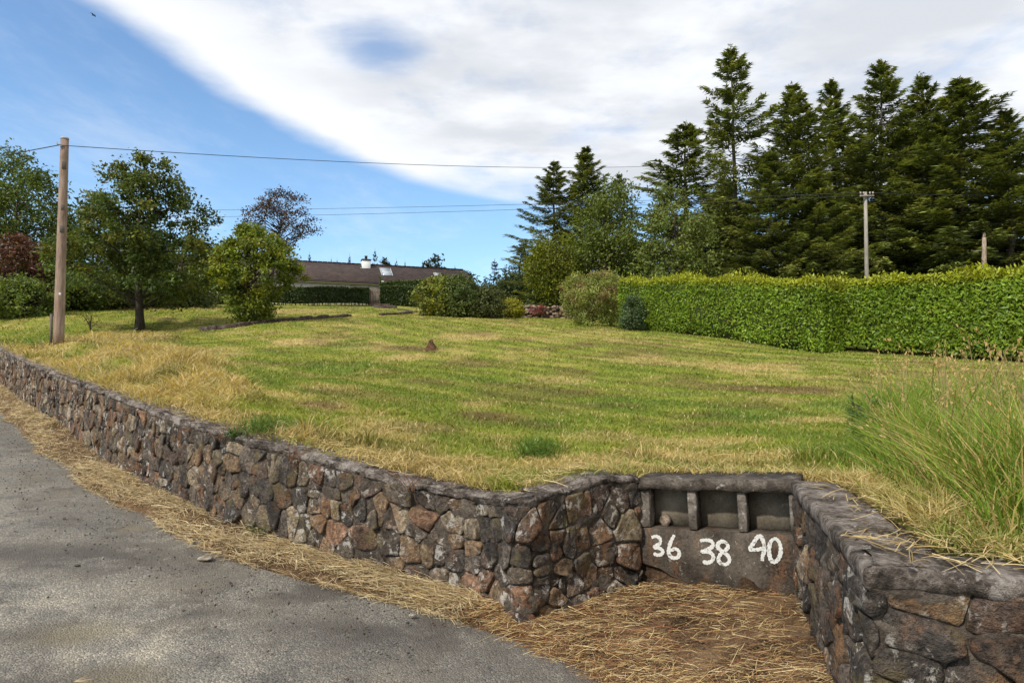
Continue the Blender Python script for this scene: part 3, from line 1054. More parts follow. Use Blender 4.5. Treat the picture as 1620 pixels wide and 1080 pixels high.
def masonry(W, name, label, s0, s1, H, course, width, seed, base_loc, small=0.18, pick=tuple(range(9)), tone=(1.05, 1.75)):
    rg = random.Random(seed)
    root = empty(name, base_loc, label, 'wall')
    seeds = []
    y = 0.0
    row = 0
    while y < H - 0.04:
        h = rg.uniform(*course)
        if H - (y + h) < 0.06:
            h = H - y
        s = s0 + rg.uniform(0, 0.2)
        while s < s1:
            k_ = rg.random()
            w = rg.uniform(0.07, 0.13) if k_ < small else (rg.uniform(*width) if k_ < 0.8 else width[1] * rg.uniform(1.0, 1.35))
            w *= 1.15 if row == 0 else 1.0
            yy = y + h / 2 + 0.05 * math.sin(s * 2.3 + row * 2.1) + rg.uniform(-0.022, 0.022)
            if w < h * 0.95 and rg.random() < 0.3:
                seeds.append((s + w / 2, yy - h * 0.27))
                seeds.append((s + w / 2, yy + h * 0.27))
            else:
                if w > 0.2:                       # two seeds side by side later merge into one long block
                    seeds.append((s + w / 2, yy))
                else:
                    seeds.append((s + w / 2, yy))
            s += w
        y += h
        row += 1
    S = np.array(seeds)
    items = []
    for i, (cx, cy) in enumerate(seeds):
        P = [(max(s0, cx - 0.42), 0.0), (min(s1, cx + 0.42), 0.0), (min(s1, cx + 0.42), H), (max(s0, cx - 0.42), H)]
        dd = (S[:, 0] - cx) ** 2 + (S[:, 1] - cy) ** 2
        for j in np.argsort(dd)[1:18]:
            if dd[j] > 0.75 or dd[j] < 1e-8:
                continue
            nn = np.array((S[j, 0] - cx, S[j, 1] - cy))
            ln = math.sqrt(dd[j])
            nn /= ln
            mid = np.array((cx + S[j, 0], cy + S[j, 1])) / 2
            P = clip_poly(P, nn, float(nn @ mid) - rg.uniform(0.003, 0.008))
            if len(P) < 3:
                break
        if len(P) < 3:
            continue
        P = np.array(P)
        # edges split and corners eased, so that outlines are uneven
        out = []
        m = len(P)
        for k in range(m):
            a, b = P[k], P[(k + 1) % m]
            l = np.linalg.norm(b - a)
            if l < 0.012:
                out.append((a + b) / 2)
                continue
            q = min(0.25, rg.uniform(0.008, 0.024) / l)
            out.append(a + (b - a) * q)
            if l > 0.10:
                out.append(a + (b - a) * (0.5 + rg.uniform(-.12, .12)) + np.array((rg.uniform(-1, 1), rg.uniform(-1, 1))) * 0.009)
            out.append(b - (b - a) * q)
        P = np.array(out)
        P = P + np.array([(rg.uniform(-1, 1), rg.uniform(-1, 1)) for _ in P]) * 0.004
        area = 0.5 * abs(np.dot(P[:, 0], np.roll(P[:, 1], 1)) - np.dot(P[:, 1], np.roll(P[:, 0], 1)))
        if area < 0.0007:
            continue
        ctr = P.mean(axis=0)
        proud = rg.uniform(0.012, 0.042) * min(1.0, 0.5 + area / 0.03)
        tx, ty = rg.uniform(-0.17, 0.17), rg.uniform(-0.18, 0.12)
        rings = []
        k = len(P)
        for (sc_, w) in ((1.0, -0.035), (1.0, proud * 0.62), (0.975, proud * 0.94), (0.82, proud), (0.42, proud * 1.02)):
            Pq = ctr + (P - ctr) * sc_
            ww = w + (tx * (Pq[:, 0] - ctr[0]) + ty * (Pq[:, 1] - ctr[1])) * (w > 0)
            if w > 0:
                ww = ww + (fbm(Pq[:, 0] * 13 + i * 3.7, Pq[:, 1] * 13, 3, seed) - 0.5) * 0.05 * (1 if sc_ < 1 else 0.45) + np.array([rg.uniform(-1, 1) for _ in range(k)]) * 0.0025
            rings.append((Pq, ww))
        sv = np.concatenate([r[0] for r in rings] + [ctr[None]])
        wv_ = np.concatenate([r[1] for r in rings] + [[proud * rg.uniform(0.9, 1.15)]])
        V = W.at(sv[:, 0], 0.0 * sv[:, 0] + sv[:, 1] / H * 1.0, wv_)
        # height runs from just under the verge to the bed of the coping
        Qb = W.at(sv[:, 0], np.zeros(len(sv)), np.zeros(len(sv)))[:, 2] - 0.06
        Qt = W.at(sv[:, 0], np.ones(len(sv)), np.zeros(len(sv)))[:, 2] - 0.055
        V[:, 2] = Qb + (Qt - Qb) * sv[:, 1] / H
        r0 = np.arange(k)
        r1 = (r0 + 1) % k
        Qf = np.concatenate([np.stack([r * k + r0, r * k + r1, (r + 1) * k + r1, (r + 1) * k + r0], axis=1) for r in range(4)])
        T = np.stack([4 * k + r0, 4 * k + r1, np.full(k, 5 * k)], axis=1)
        base = PAL[rg.choice(pick)] * rg.uniform(*tone)
        d2 = V[-1, 1] ** 2 + V[-1, 0] ** 2
        items.append((area / d2, V, [Qf, T], base))
    items.sort(key=lambda t: -t[0])
    for it in items[:300]:
        obj('stone', it[1], it[2], M['stone'], root, np.broadcast_to(it[3], it[1].shape), True, origin=it[1][-1])
    if len(items) > 300:
        a = Acc()
        for it in items[300:]:
            a.add(it[1], it[2], it[3])
        tag(a.obj('small_stone', M['stone'], root, True), kind='stuff')
    # mortar bed and back of the wall
    ns = int((W.L) / 0.04)
    Sg = np.linspace(0, W.L - 0.01, ns)
    hv = np.linspace(-0.15, 0.95, 32)
    SS, HH = np.meshgrid(Sg, hv, indexing='ij')
    wj = (fbm(SS * 12, HH * 10, 4, seed) - 0.5) * 0.085 + 0.006
    Vf = W.at(SS, HH, wj).reshape(-1, 3)
    ii = np.arange(SS.size).reshape(SS.shape)
    Qf = np.stack([ii[:-1, :-1], ii[1:, :-1], ii[1:, 1:], ii[:-1, 1:]], axis=-1).reshape(-1, 4)
    a = Acc().add(Vf, Qf)
    hb = np.array([-0.25, 0.95])
    SB, HB = np.meshgrid(Sg[::4], hb, indexing='ij')
    ib = np.arange(SB.size).reshape(SB.shape)
    a.add(W.at(SB, HB, np.full(SB.shape, -0.33)).reshape(-1, 3), np.stack([ib[:-1, :-1], ib[:-1, 1:], ib[1:, 1:], ib[1:, :-1]], axis=-1).reshape(-1, 4))
    for q, flip in ((Sg[0], 0), (Sg[-1], 1)):
        V = W.at(np.full(4, q), np.array([-.25, -.25, .95, .95]), np.array([-.33, 0, 0, -.33]))
        a.add(V, np.array([(0, 1, 2, 3)]) if not flip else np.array([(3, 2, 1, 0)]))
    a.obj('mortar', M['mortar'], root, True)
    return root


def coping(W, root, seed, prof, amp=0.012):
    Sg = np.arange(0, W.L - 0.01, 0.03)
    prof = np.array(prof)
    k = len(prof)
    SS = np.repeat(Sg[:, None], k, axis=1)
    wj = prof[None, :, 0] + (fbm(SS * 5, np.arange(k)[None, :] * 3.7 + SS * 0, 4, seed) - 0.5) * amp * 3 * (np.arange(k)[None, :] < k - 1)
    V = W.at(SS, np.ones(SS.shape), wj)
    V[..., 2] += prof[None, :, 1] + (fbm(SS * 4, np.arange(k)[None, :] * 2.9 + SS * 0, 5, seed + 5) - 0.5) * amp * 2.5
    gr = (fbm(SS * 17, np.cumsum(np.linalg.norm(np.diff(prof, axis=0, prepend=prof[:1]), axis=1))[None, :] * 17 + SS * 0, 4, seed + 3) - 0.5)
    V[..., 2] += gr * 2.0 * amp * 0.7
    V[..., :2] += gr[..., None] * amp * 0.6
    V[..., 2] += (fbm(Sg * 1.3, Sg * 0, 3, seed + 9) - 0.5)[:, None] * 0.025
    ii = np.arange(SS.size).reshape(SS.shape)
    j2 = (np.arange(k) + 1) % k
    Q = np.stack([ii[:-1, :], ii[1:, :], ii[1:, :][:, j2], ii[:-1, :][:, j2]], axis=-1).reshape(-1, 4)
    a = Acc().add(V.reshape(-1, 3), [Q, ])
    a.obj('coping', M['coping'], root, False)
    Vv = V.reshape(-1, 3)
    n = len(Sg)
    caps = [list(range(k))[::-1], [(n - 1) * k + i for i in range(k)]]
    return root


rootL = masonry(wallL, 'stone_wall', 'long curving rubble stone wall running up beside the road, with a thin rough coping', 15.6, wallL.L, 0.80,
                (0.10, 0.205), (0.12, 0.27), 5, wallL.at(cS, 0.0, np.array(0.0)), 0.3)
coping(wallL, rootL, 31, [(-0.005, -0.058), (0.010, -0.052), (0.020, -0.040), (0.022, -0.016), (0.015, -0.003), (0.0, 0.003), (-0.06, 0.010), (-0.14, 0.014), (-0.22, 0.010), (-0.30, 0.0), (-0.345, -0.02), (-0.345, -0.09)], 0.022)
rootR = masonry(wallR, 'stone_wall', 'short stone wall returning from the numbered panel and turning right under grass', 0.0, 4.4, 0.80,
                (0.11, 0.21), (0.13, 0.30), 8, wallR.at(2.0, 0.0, np.array(0.0)), 0.25, (0, 1, 2, 3, 5, 8, 8, 4, 1, 6), (0.95, 1.5))
coping(wallR, rootR, 47, [(0.01, -0.075), (0.022, -0.073), (0.030, -0.066), (0.031, -0.03), (0.028, -0.004), (0.018, 0.004), (-0.01, 0.006), (-0.06, 0.008), (-0.13, 0.010), (-0.20, 0.008), (-0.25, 0.0), (-0.27, -0.02), (-0.27, -0.09)], 0.007)

# ------------------------------------------------------------------ the concrete panel with three recesses and painted numbers
TL, TR = at(1013, 757, 4.9), at(1262, 762, 4.45)
hr = TR - TL
PN_R = unit(hr)                                            # along the panel (slightly tilted, as it stands)
PN_N = unit(np.array((hr[1], -hr[0], 0.0)))                # outwards
PN_U = np.cross(PN_N, -PN_R)
PN_U = unit(PN_U if PN_U[2] > 0 else -PN_U)


def pp(px, py, w=0.0):
    """point on the panel's front plane seen at (px, py), moved w outwards"""
    r = ray(px, py)
    o = np.array((0, 0, EYE))
    t = ((TL - o) @ PN_N) / (r @ PN_N)
    return o + r * t + PN_N * w


def uv(px, py):
    p = pp(px, py) - TL
    return np.array((p @ PN_R, p @ PN_U))


def from_uv(u, v, w):
    return TL + PN_R * u + PN_U * v + PN_N * w


panel = empty('letterbox_panel', from_uv(0.5, -0.9, 0), 'dark concrete panel with three recesses above painted house numbers', 'wall panel')


def pbox(name, u0, u1, v0, v1, w0, w1, mat, bev=0.008, parent=panel):
    c = from_uv((u0 + u1) / 2, (v0 + v1) / 2, (w0 + w1) / 2)
    V, Fs = box(c, PN_R * (u1 - u0) / 2, PN_U * (v1 - v0) / 2, PN_N * (w1 - w0) / 2, bev)
    return obj(name, V, Fs, mat, parent, None, False, origin=c)


U1 = uv(1262, 768)[0]
vS = uv(1100, 775)[1]
vLipL, vLipR = uv(1030, 836.5)[1], uv(1255, 845)[1]
vLip = (vLipL + vLipR) / 2


def rough_prism(name, poly_uv, w0, w1, mat, seed, amp=0.006, step=0.05):
    """extruded outline with uneven, finely divided edges"""
    rg = random.Random(seed)
    P = []
    m = len(poly_uv)
    for i in range(m):
        a, b = np.array(poly_uv[i]), np.array(poly_uv[(i + 1) % m])
        n = max(1, int(np.linalg.norm(b - a) / step))
        for k in range(n):
            P.append(a + (b - a) * k / n + np.array((rg.uniform(-1, 1), rg.uniform(-1, 1))) * amp)
    P = np.array(P)
    k = len(P)
    c = P.mean(axis=0)
    Pin = P + (c - P) * (0.010 / (np.linalg.norm(P - c, axis=1)[:, None] + 1e-6))
    rings = [(P, w0), (P, w1 - 0.008), (Pin, w1)]
    V = np.concatenate([[from_uv(q[0], q[1], w + (rg.uniform(-1, 1) * amp * 0.25 if w > w0 else 0)) for q in R_] for R_, w in rings])
    r0 = np.arange(k)
    r1 = (r0 + 1) % k
    Q = np.concatenate([np.stack([r * k + r0, r * k + r1, (r + 1) * k + r1, (r + 1) * k + r0], axis=1) for r in range(2)])
    me_faces = [Q, np.array([list(2 * k + r0)]), np.array([list(r0[::-1])])]
    return obj(name, V, me_faces, mat, panel, None, False, origin=from_uv(c[0], c[1], w1))


rough_prism('lintel', [(-0.03, 0.0), (-0.03, vS), (U1 + 0.015, vS), (U1 + 0.015, 0.012)][::-1], -0.42, 0.028, M['slab'], 3, 0.007, 0.04)
# uprights
us = [(1016, 1028), (1088.4, 1102), (1167, 1181), (1249, 1262)]
posts = []
for i, (a, b) in enumerate(us):
    ua, ub = uv(a, 805)[0], uv(b, 805)[0]
    ua -= 0.05 * (i == 0)
    posts.append((ua, ub))
    pbox('post', ua, ub, vLip + 0.004, vS - 0.004, -0.16, 0.004 + 0.004 * (i % 2), M['post'], 0.007)
for i in range(3):
    ua, ub = posts[i][1], posts[i + 1][0]
    pbox('recess_back', ua - 0.02, ub + 0.02, vLip - 0.05, vS + 0.03, -0.22, -0.162, M['niche'], 0.0)
pbox('ledge', 0.0, U1, vLip - 0.06, vLip - 0.012, -0.16, -0.012, M['slab'], 0.006)
# apron with its broken lower left corner
ap = [(1013, 838), (1264, 847), (1271, 905), (1276, 985), (1180, 985), (1181, 957), (1130, 938), (1098, 925), (1076, 918), (1060, 911), (1042, 898), (1015, 888)]
apv = [uv(*q) for q in ap]
apv[0] = np.array((-0.05, vLip))
apv[-1] = apv[-1] - np.array((0.06, 0))
apv[1] = np.array((U1 + 0.005, vLip))
rough_prism('apron', apv[::-1], -0.17, 0.0, M['panel'], 9, 0.004, 0.05)
# dark packed soil seen behind the broken corner
sa = Acc()
gu, gv = np.meshgrid(np.linspace(-0.03, 0.85, 30), np.linspace(uv(1015, 880)[1], uv(1015, 880)[1] - 0.42, 14), indexing='ij')
V = np.stack([TL + PN_R * a + PN_U * b + PN_N * (-0.05 + (fbm(a * 9, b * 9, 3, 5) - 0.5) * 0.08 - 0.30 * (b + 0.56)) for a, b in zip(gu.ravel(), gv.ravel())])
ii = np.arange(gu.size).reshape(gu.shape)
sa.add(V, np.stack([ii[:-1, :-1], ii[:-1, 1:], ii[1:, 1:], ii[1:, :-1]], axis=-1).reshape(-1, 4))
sa.obj('packed_soil', M['soil'], panel, True)

# brush-painted digits (measured on an enlargement 4.697 times the photograph, origin at 1000, 730)
DIG = {
    '36': [[(145, 562), (180, 553), (208, 572), (206, 606), (168, 634), (205, 642), (228, 662), (220, 684), (192, 692), (160, 680)],
           [(315, 542), (290, 590), (275, 640), (275, 684), (300, 711), (335, 711), (352, 685), (343, 656), (315, 645), (290, 662)]],
    '38': [[(505, 586), (548, 581), (590, 590), (601, 620), (570, 648), (520, 666), (575, 670), (604, 700), (594, 734), (560, 748), (525, 740)],
           [(706, 606), (680, 591), (652, 596), (636, 620), (647, 646), (682, 670), (715, 700), (724, 735), (700, 760), (662, 754), (642, 725), (655, 690), (690, 660), (714, 632), (706, 606)]],
    '40': [[(968, 736), (970, 700), (984, 655), (978, 600), (958, 556), (934, 556), (905, 600), (876, 648), (925, 652), (982, 640)],
           [(1050, 571), (1026, 602), (1018, 660), (1030, 724), (1060, 742), (1090, 716), (1106, 660), (1096, 602), (1072, 573), (1050, 571)]],
}
for num, strokes in DIG.items():
    a = Acc()
    lay = 0
    for st in strokes:
        P = np.array([uv(1000 + x / 4.697, 730 + y / 4.697) for x, y in st])
        P = catmull(P, 7)
        n = len(P)
        T = unit(np.gradient(P, axis=0))
        Nn = np.stack([-T[:, 1], T[:, 0]], axis=1)
        hw = 0.0115 * (0.88 + 0.34 * vnoise(np.arange(n) * 0.31, np.zeros(n), 77 + lay)) + 0.0018 * np.sin(np.arange(n) * 1.9)
        # blunt rounded brush ends
        for e_ in (0, 1, 2):
            f = (0.55, 0.82, 0.95)[e_]
            hw[e_] *= f
            hw[n - 1 - e_] *= f
        V = []
        for i in range(n):
            w = 0.0022 + 0.00003 * i + 0.00004 * lay
            V.append(from_uv(*(P[i] + Nn[i] * hw[i]), w))
            V.append(from_uv(*P[i], w + 0.0006))
            V.append(from_uv(*(P[i] - Nn[i] * hw[i]), w))
        q = []
        for i in range(n - 1):
            q += [(3 * i, 3 * i + 1, 3 * i + 4, 3 * i + 3), (3 * i + 1, 3 * i + 2, 3 * i + 5, 3 * i + 4)]
        a.add(np.array(V), np.array(q))
        lay += 20
    a.obj('painted_number', M['paint'], panel)

# ------------------------------------------------------------------ leaves, limbs and plants


def leaf_quads(C, L, Wd, dirs, nrm, fold=0.15):
    """diamond leaves: centres, length, width, direction along the leaf, rough normal"""
    n = len(C)
    a = unit(dirs)
    nn = unit(nrm - (nrm * a).sum(-1, keepdims=True) * a)
    b = np.cross(nn, a)
    L = np.broadcast_to(np.asarray(L, dtype=float), (n,))[:, None]
    Wd = np.broadcast_to(np.asarray(Wd, dtype=float), (n,))[:, None]
    V = np.stack([C - a * L * .5, C + b * Wd * .5 + nn * Wd * fold - a * L * 0.05, C + a * L * .5, C - b * Wd * .5 + nn * Wd * fold - a * L * 0.05], axis=1).reshape(-1, 3)
    Fq = np.arange(4 * n).reshape(n, 4)
    return V, Fq


def pick_col(rg, n, pal, jit=0.25):
    pal = np.array(pal)
    i = rg.integers(0, len(pal), n)
    return pal[i] * (1 + jit * (rg.random((n, 1)) * 2 - 1))


GREEN = [(0.115, 0.15, 0.03), (0.14, 0.175, 0.032), (0.095, 0.13, 0.03)]
LIME = [(0.13, 0.16, 0.022), (0.10, 0.135, 0.02), (0.16, 0.175, 0.026)]
OAK = [(0.08, 0.115, 0.025), (0.10, 0.13, 0.025), (0.068, 0.10, 0.026), (0.075, 0.11, 0.026), (0.15, 0.16, 0.03)]
YELL = [(0.25, 0.255, 0.04), (0.20, 0.225, 0.036), (0.15, 0.185, 0.034)]
BROWN = [(0.075, 0.05, 0.038), (0.055, 0.045, 0.045), (0.10, 0.06, 0.036)]
COPPER = [(0.12, 0.05, 0.036), (0.09, 0.04, 0.03), (0.14, 0.075, 0.04)]
BARK = (0.095, 0.075, 0.06)


def crown_mesh(seed, h, prof, n_cl, per, leaf, pal, spread, jit=0.3, flat=0.75, lump=0.6, inner=0.55, up=0.35, asp=0.55):
    """clusters of leaves filling a profile; returns leaf arrays and cluster centres (local, base at 0)"""
    rg = np.random.default_rng(seed)
    hs = np.array([p[0] for p in prof])
    rs = np.array([p[1] for p in prof])
    t = np.linspace(hs[0], hs[-1], 200)
    rr = np.interp(t, hs, rs)
    cdf = np.cumsum(rr + 0.15 * rr.max())
    cdf /= cdf[-1]
    z = np.interp(rg.random(n_cl), cdf, t)
    az = rg.random(n_cl) * 2 * np.pi
    Rr = np.interp(z, hs, rs)
    lum = 1 + lump * 2 * (fbm(az * 1.1 + seed, z / h * 5, 3, seed) - 0.5) + lump * (fbm((az * 1.1 + 3) % 6.3, z / h * 11, 2, seed + 2) - .5)
    f = np.sqrt(inner ** 2 + (1 - inner ** 2) * rg.random(n_cl))
    r = Rr * lum * f
    cc = np.stack([r * np.cos(az), r * np.sin(az), z * h], axis=1)
    n = n_cl * per
    ci = np.repeat(np.arange(n_cl), per)
    sp = spread * (0.7 + 0.7 * rg.random(n_cl))[ci][:, None]
    off = rg.normal(size=(n, 3)) * sp * np.array((0.62, 0.62, 0.62 * flat))
    C = cc[ci] + off
    out = unit(np.stack([np.cos(az[ci]), np.sin(az[ci]), np.full(n, 0.25)], axis=1))
    d = rg.normal(size=(n, 3)) * 0.8 + out * 0.7 + np.array((0, 0, -0.25))
    nr = rg.normal(size=(n, 3)) * 0.8 + np.array((0, 0, up * 2)) + out * 0.5
    s = leaf * (0.65 + 0.7 * rg.random(n))
    V, Fq = leaf_quads(C, s, s * asp, d, nr)
    ccol = pick_col(rg, n_cl, pal, jit)
    col = ccol[ci] * (1 + 0.2 * (rg.random((n, 1)) * 2 - 1))
    return V, Fq, np.repeat(col, 4, axis=0), cc


def limbs(acc, rg, h, trunk_r, cc, trunk_top=0.8, lean=(0, 0), n_max=90, col=BARK, base_z=-0.3, rise=0.35, thick=0.02):
    """trunk with limbs curving out to the clusters"""
    m = 9
    t = np.linspace(0, 1, m)
    wob = np.cumsum(rg.normal(size=(m, 2)) * 0.018 * h * trunk_top / 3, axis=0)
    wob[0] = 0
    TP = np.stack([wob[:, 0] + lean[0] * t, wob[:, 1] + lean[1] * t, base_z + t * (h * trunk_top - base_z)], axis=1)
    tr = trunk_r * (1 - 0.85 * t)
    tr[0] *= 1.35
    V, Fs = tube(TP, tr, 9)
    acc.add(V, Fs, col)
    for c in cc[:n_max]:
        z0 = max(c[2] - rise * np.hypot(c[0], c[1]) - 0.1 * h * rg.random(), 0.12 * h)
        z0 = min(z0, h * trunk_top * 0.97)
        k = np.interp(z0, TP[:, 2], np.arange(m))
        i = int(k)
        j = min(i + 1, m - 1)
        p0 = TP[i] + (TP[j] - TP[i]) * (k - i)
        mid = lerp(p0, c, 0.5) + np.array((0, 0, 0.06 * np.linalg.norm(c - p0))) + rg.normal(size=3) * 0.04 * np.linalg.norm(c - p0)
        q = np.linspace(0, 1, 5)[:, None]
        P = (1 - q) ** 2 * p0 + 2 * q * (1 - q) * mid + q * q * c
        ln = np.linalg.norm(c - p0)
        rb = min(thick * ln ** 0.8 + 0.008, np.interp(k, np.arange(m), tr) * 0.75)
        V, Fs = tube(P, np.linspace(rb, 0.006, 5), 5, False)
        acc.add(V, Fs, col)


def plant(name, base, label, cat, seed, h, prof, n_cl, per, leaf, pal, spread, trunk_r=0.15, group=None, lean=(0, 0), bark=BARK, mat='leaf', trunk_top=0.8, n_limb=90, part='crown', scale=(1, 1, 1), thick=0.02, **kw):
    root = empty(name, base, label, cat, group)
    V, Fq, Cc, cc = crown_mesh(seed, h, prof, n_cl, int(per * (0.85 if h > 2.6 else 1.0)), leaf * 1.06, pal, spread, **kw)
    sh = np.clip(V[:, 2:3] / h, 0, 1.2) * np.array((lean[0], lean[1], 0))
    V = (V + sh) * np.array(scale)
    b = np.array(base)
    obj(part, V + b, Fq, M[mat], root, Cc)
    rg = np.random.default_rng(seed + 1)
    a = Acc()
    cc = (cc + np.clip(cc[:, 2:3] / h, 0, 1.2) * np.array((lean[0], lean[1], 0))) * np.array(scale)
    limbs(a, rg, h * scale[2], trunk_r, cc, trunk_top, lean, n_limb, bark, thick=thick)
    V, Fs, Cv = a.arrays()
    obj('trunk', V + b, Fs, M['bark'], root, Cv, True)
    return root


def spot(px, d, dy=0.0):
    """ground position below photo column px at distance d"""
    x = (px - 810) / F * d
    z = float(ground(x, d)) if d < 64 else float(ground(x, 63.0))
    return np.array((x, d, z + dy))


def height_to(py, d, base):
    return at(810, py, d)[2] - base[2]


# spruces ------------------------------------------------------------


def spruce_arrays(seed, h, r, bare=0.06, nw=27, bp=5, per=330, droop=0.0, gap=0.25, lw=1.0, pal=((0.105, 0.134, 0.05), (0.13, 0.158, 0.052), (0.165, 0.186, 0.06))):
    """whorls of flat boughs with sprays of needles at both sides, uneven lengths, light showing between"""
    rg = np.random.default_rng(seed)
    bark = Acc()
    m = 10
    t = np.linspace(0, 1, m)
    wob = np.cumsum(rg.normal(size=(m, 2)), axis=0) * h * 0.003
    wob[0] = 0
    TP = np.stack([wob[:, 0], wob[:, 1], -0.4 + t * (h + 0.4)], axis=1)
    V, Fs = tube(TP, (0.0085 * h + 0.012) * (1 - 0.93 * t), 8)
    bark.add(V, Fs, (0.13, 0.11, 0.09))
    Cs, Ds, Ns, Ls, Ws, Cc = [], [], [], [], [], []
    pal = np.array(pal)
    for w in range(nw):
        u = (w + rg.uniform(-0.25, 0.25)) / nw
        u = min(max(u, 0.0), 0.985) ** 0.95
        zw = (bare + (1 - bare) * u) * h
        wl = rg.uniform(0.72, 1.12)
        ph = rg.random() * 6.28
        nbr = bp + rg.integers(-1, 2)
        for j in range(nbr):
            if rg.random() < gap * (0.35 + 0.65 * (1 - abs(2 * u - 1))) * 0.7:
                continue
            pf = (1.0 - u) ** 0.84 * (0.78 + 0.22 * min(1, u / 0.2))
            L = r * pf * wl * rg.uniform(0.66, 1.26) + 0.05
            az = ph + j * 6.283 / nbr + rg.normal() * 0.22
            ca, sa = math.cos(az), math.sin(az)
            slope = lerp(-0.22, 0.70, u ** 1.1) + rg.normal() * 0.10 - droop
            z = zw + rg.normal() * 0.05
            q = np.linspace(0, 1, 5)
            zz = z + L * (slope * q - 0.16 * np.sin(np.pi * q * 0.85) + 0.16 * q ** 3)
            tx, ty = np.interp(z, TP[:, 2], TP[:, 0]), np.interp(z, TP[:, 2], TP[:, 1])
            BP = np.stack([tx + ca * L * q, ty + sa * L * q, zz], axis=1)
            V, Fs = tube(BP, np.linspace(0.009 + 0.006 * L, 0.003, 5), 4, False)
            bark.add(V, Fs, (0.08, 0.065, 0.055))
            n = int(per * (0.15 + 0.85 * (L / r) ** 1.2))
            qq = 0.12 + 0.92 * rg.random(n) ** 0.75
            side = (rg.random(n) * 2 - 1)
            wmax = (0.30 * L + 0.14 * min(1.0, L / (0.45 * r))) * np.clip(1.10 - qq, 0.10, 1) ** 0.8 * np.clip(qq * 2.5, 0.25, 1)
            tw = np.floor(qq * 9) / 9 + 0.06                     # side twigs leave gaps between them
            qq = np.where(rg.random(n) < 0.65, tw + 0.03 * rg.normal(size=n) + 0.05 * np.abs(side), qq)
            off = side * wmax
            cx = tx + ca * L * qq - sa * off
            cy = ty + sa * L * qq + ca * off
            cz = np.interp(qq, q, zz) - 0.28 * np.abs(off) * (1 + rg.random(n) * 0.6) + rg.normal(size=n) * 0.022 - 0.13 * rg.random(n) ** 2
            out = np.array((ca, sa, slope * 0.5))
            lat = np.array((-sa, ca, 0.0))
            dr = out * 0.8 + lat * (np.sign(side) * (0.3 + 0.7 * np.abs(side)))[:, None] + rg.normal(size=(n, 3)) * 0.25 + np.array((0, 0, -0.18))
            Cs.append(np.stack([cx, cy, cz], axis=1))
            Ds.append(dr)
            Ns.append(np.array((0, 0, 1.0)) + rg.normal(size=(n, 3)) * 0.5)
            Ls.append(rg.uniform(0.12, 0.26, n))
            Ws.append(rg.uniform(0.026, 0.05, n) * lw)
            bc = pal[rg.integers(0, len(pal))] * rg.uniform(0.75, 1.25)
            tip = 1 + 0.6 * np.clip((qq - 0.7) * 3, 0, 1)[:, None] * np.array((0.75, 0.7, 0.2))
            Cc.append(bc * tip * (1 + 0.25 * (rg.random((n, 1)) * 2 - 1)))
    n = 30
    zz = h * (0.94 + 0.07 * rg.random(n))
    Cs.append(np.stack([TP[-1, 0] + rg.normal(size=n) * 0.025, TP[-1, 1] + rg.normal(size=n) * 0.025, zz], axis=1))
    Ds.append(rg.normal(size=(n, 3)) * 0.6 + np.array((0, 0, 0.7)))
    Ns.append(rg.normal(size=(n, 3)))
    Ls.append(rg.uniform(0.08, 0.16, n))
    Ws.append(rg.uniform(0.02, 0.035, n))
    Cc.append(np.tile(pal[1], (n, 1)))
    V, Fq = leaf_quads(np.concatenate(Cs), np.concatenate(Ls), np.concatenate(Ws), np.concatenate(Ds), np.concatenate(Ns), 0.1)
    bV, bF, bC = bark.arrays()
    return (V, Fq, np.repeat(np.concatenate(Cc), 4, axis=0)), (bV, bF, bC)


SPR = {}


def spruce_kind(k):
    """unit spruces, ten metres tall, shared by all spruces of that kind"""
    if k not in SPR:
        kw = [dict(seed=3, h=10, r=2.0, bare=0.10, gap=0.30, nw=31), dict(seed=14, h=10, r=2.3, bare=0.03, nw=35, bp=7, gap=0.12), dict(seed=25, h=10, r=2.1, bare=0.14, gap=0.45, nw=27, bp=6, droop=0.05),
              dict(seed=36, h=10, r=2.4, bare=0.03, nw=34, bp=7, gap=0.2, droop=0.06), dict(seed=47, h=10, r=1.5, bare=0.06, nw=22, per=90, lw=1.8, pal=((0.04, 0.06, 0.035), (0.05, 0.07, 0.04))), dict(seed=58, h=10, r=2.0, bare=0.30, nw=26, bp=6, gap=0.25)][k]
        a, b = spruce_arrays(**kw)
        SPR[k] = (mesh('spruce_crown', a[0], a[1], M['needle'], a[2]), mesh('spruce_trunk', b[0], b[1], M['bark'], b[2], True))
    return SPR[k]


def spruce(px, py_top, d, k, rpx, label, group, rot, name='spruce_tree', zb=None, kx=None):
    base = spot(px, d) if zb is None else np.array(((px - 810) / F * d, d, zb))
    h = height_to(py_top, d, base) * (0.985 if k != 4 else 1.03)
    nat = {0: .19, 1: .22, 2: .20, 3: .24, 4: .15, 5: .20}[k] * h
    w = rpx * d / F * (1.8 if k != 4 else 2.1)
    root = empty(name, base, label, 'conifer', group)
    for me, nm in zip(spruce_kind(k), ('crown', 'trunk')):
        o = bpy.data.objects.new(nm, me)
        COL.objects.link(o)
        o.parent = root
        s = w / nat * h / 10
        o.scale = (s, s, h / 10)
        o.rotation_euler = (0, 0, rot)
    return root


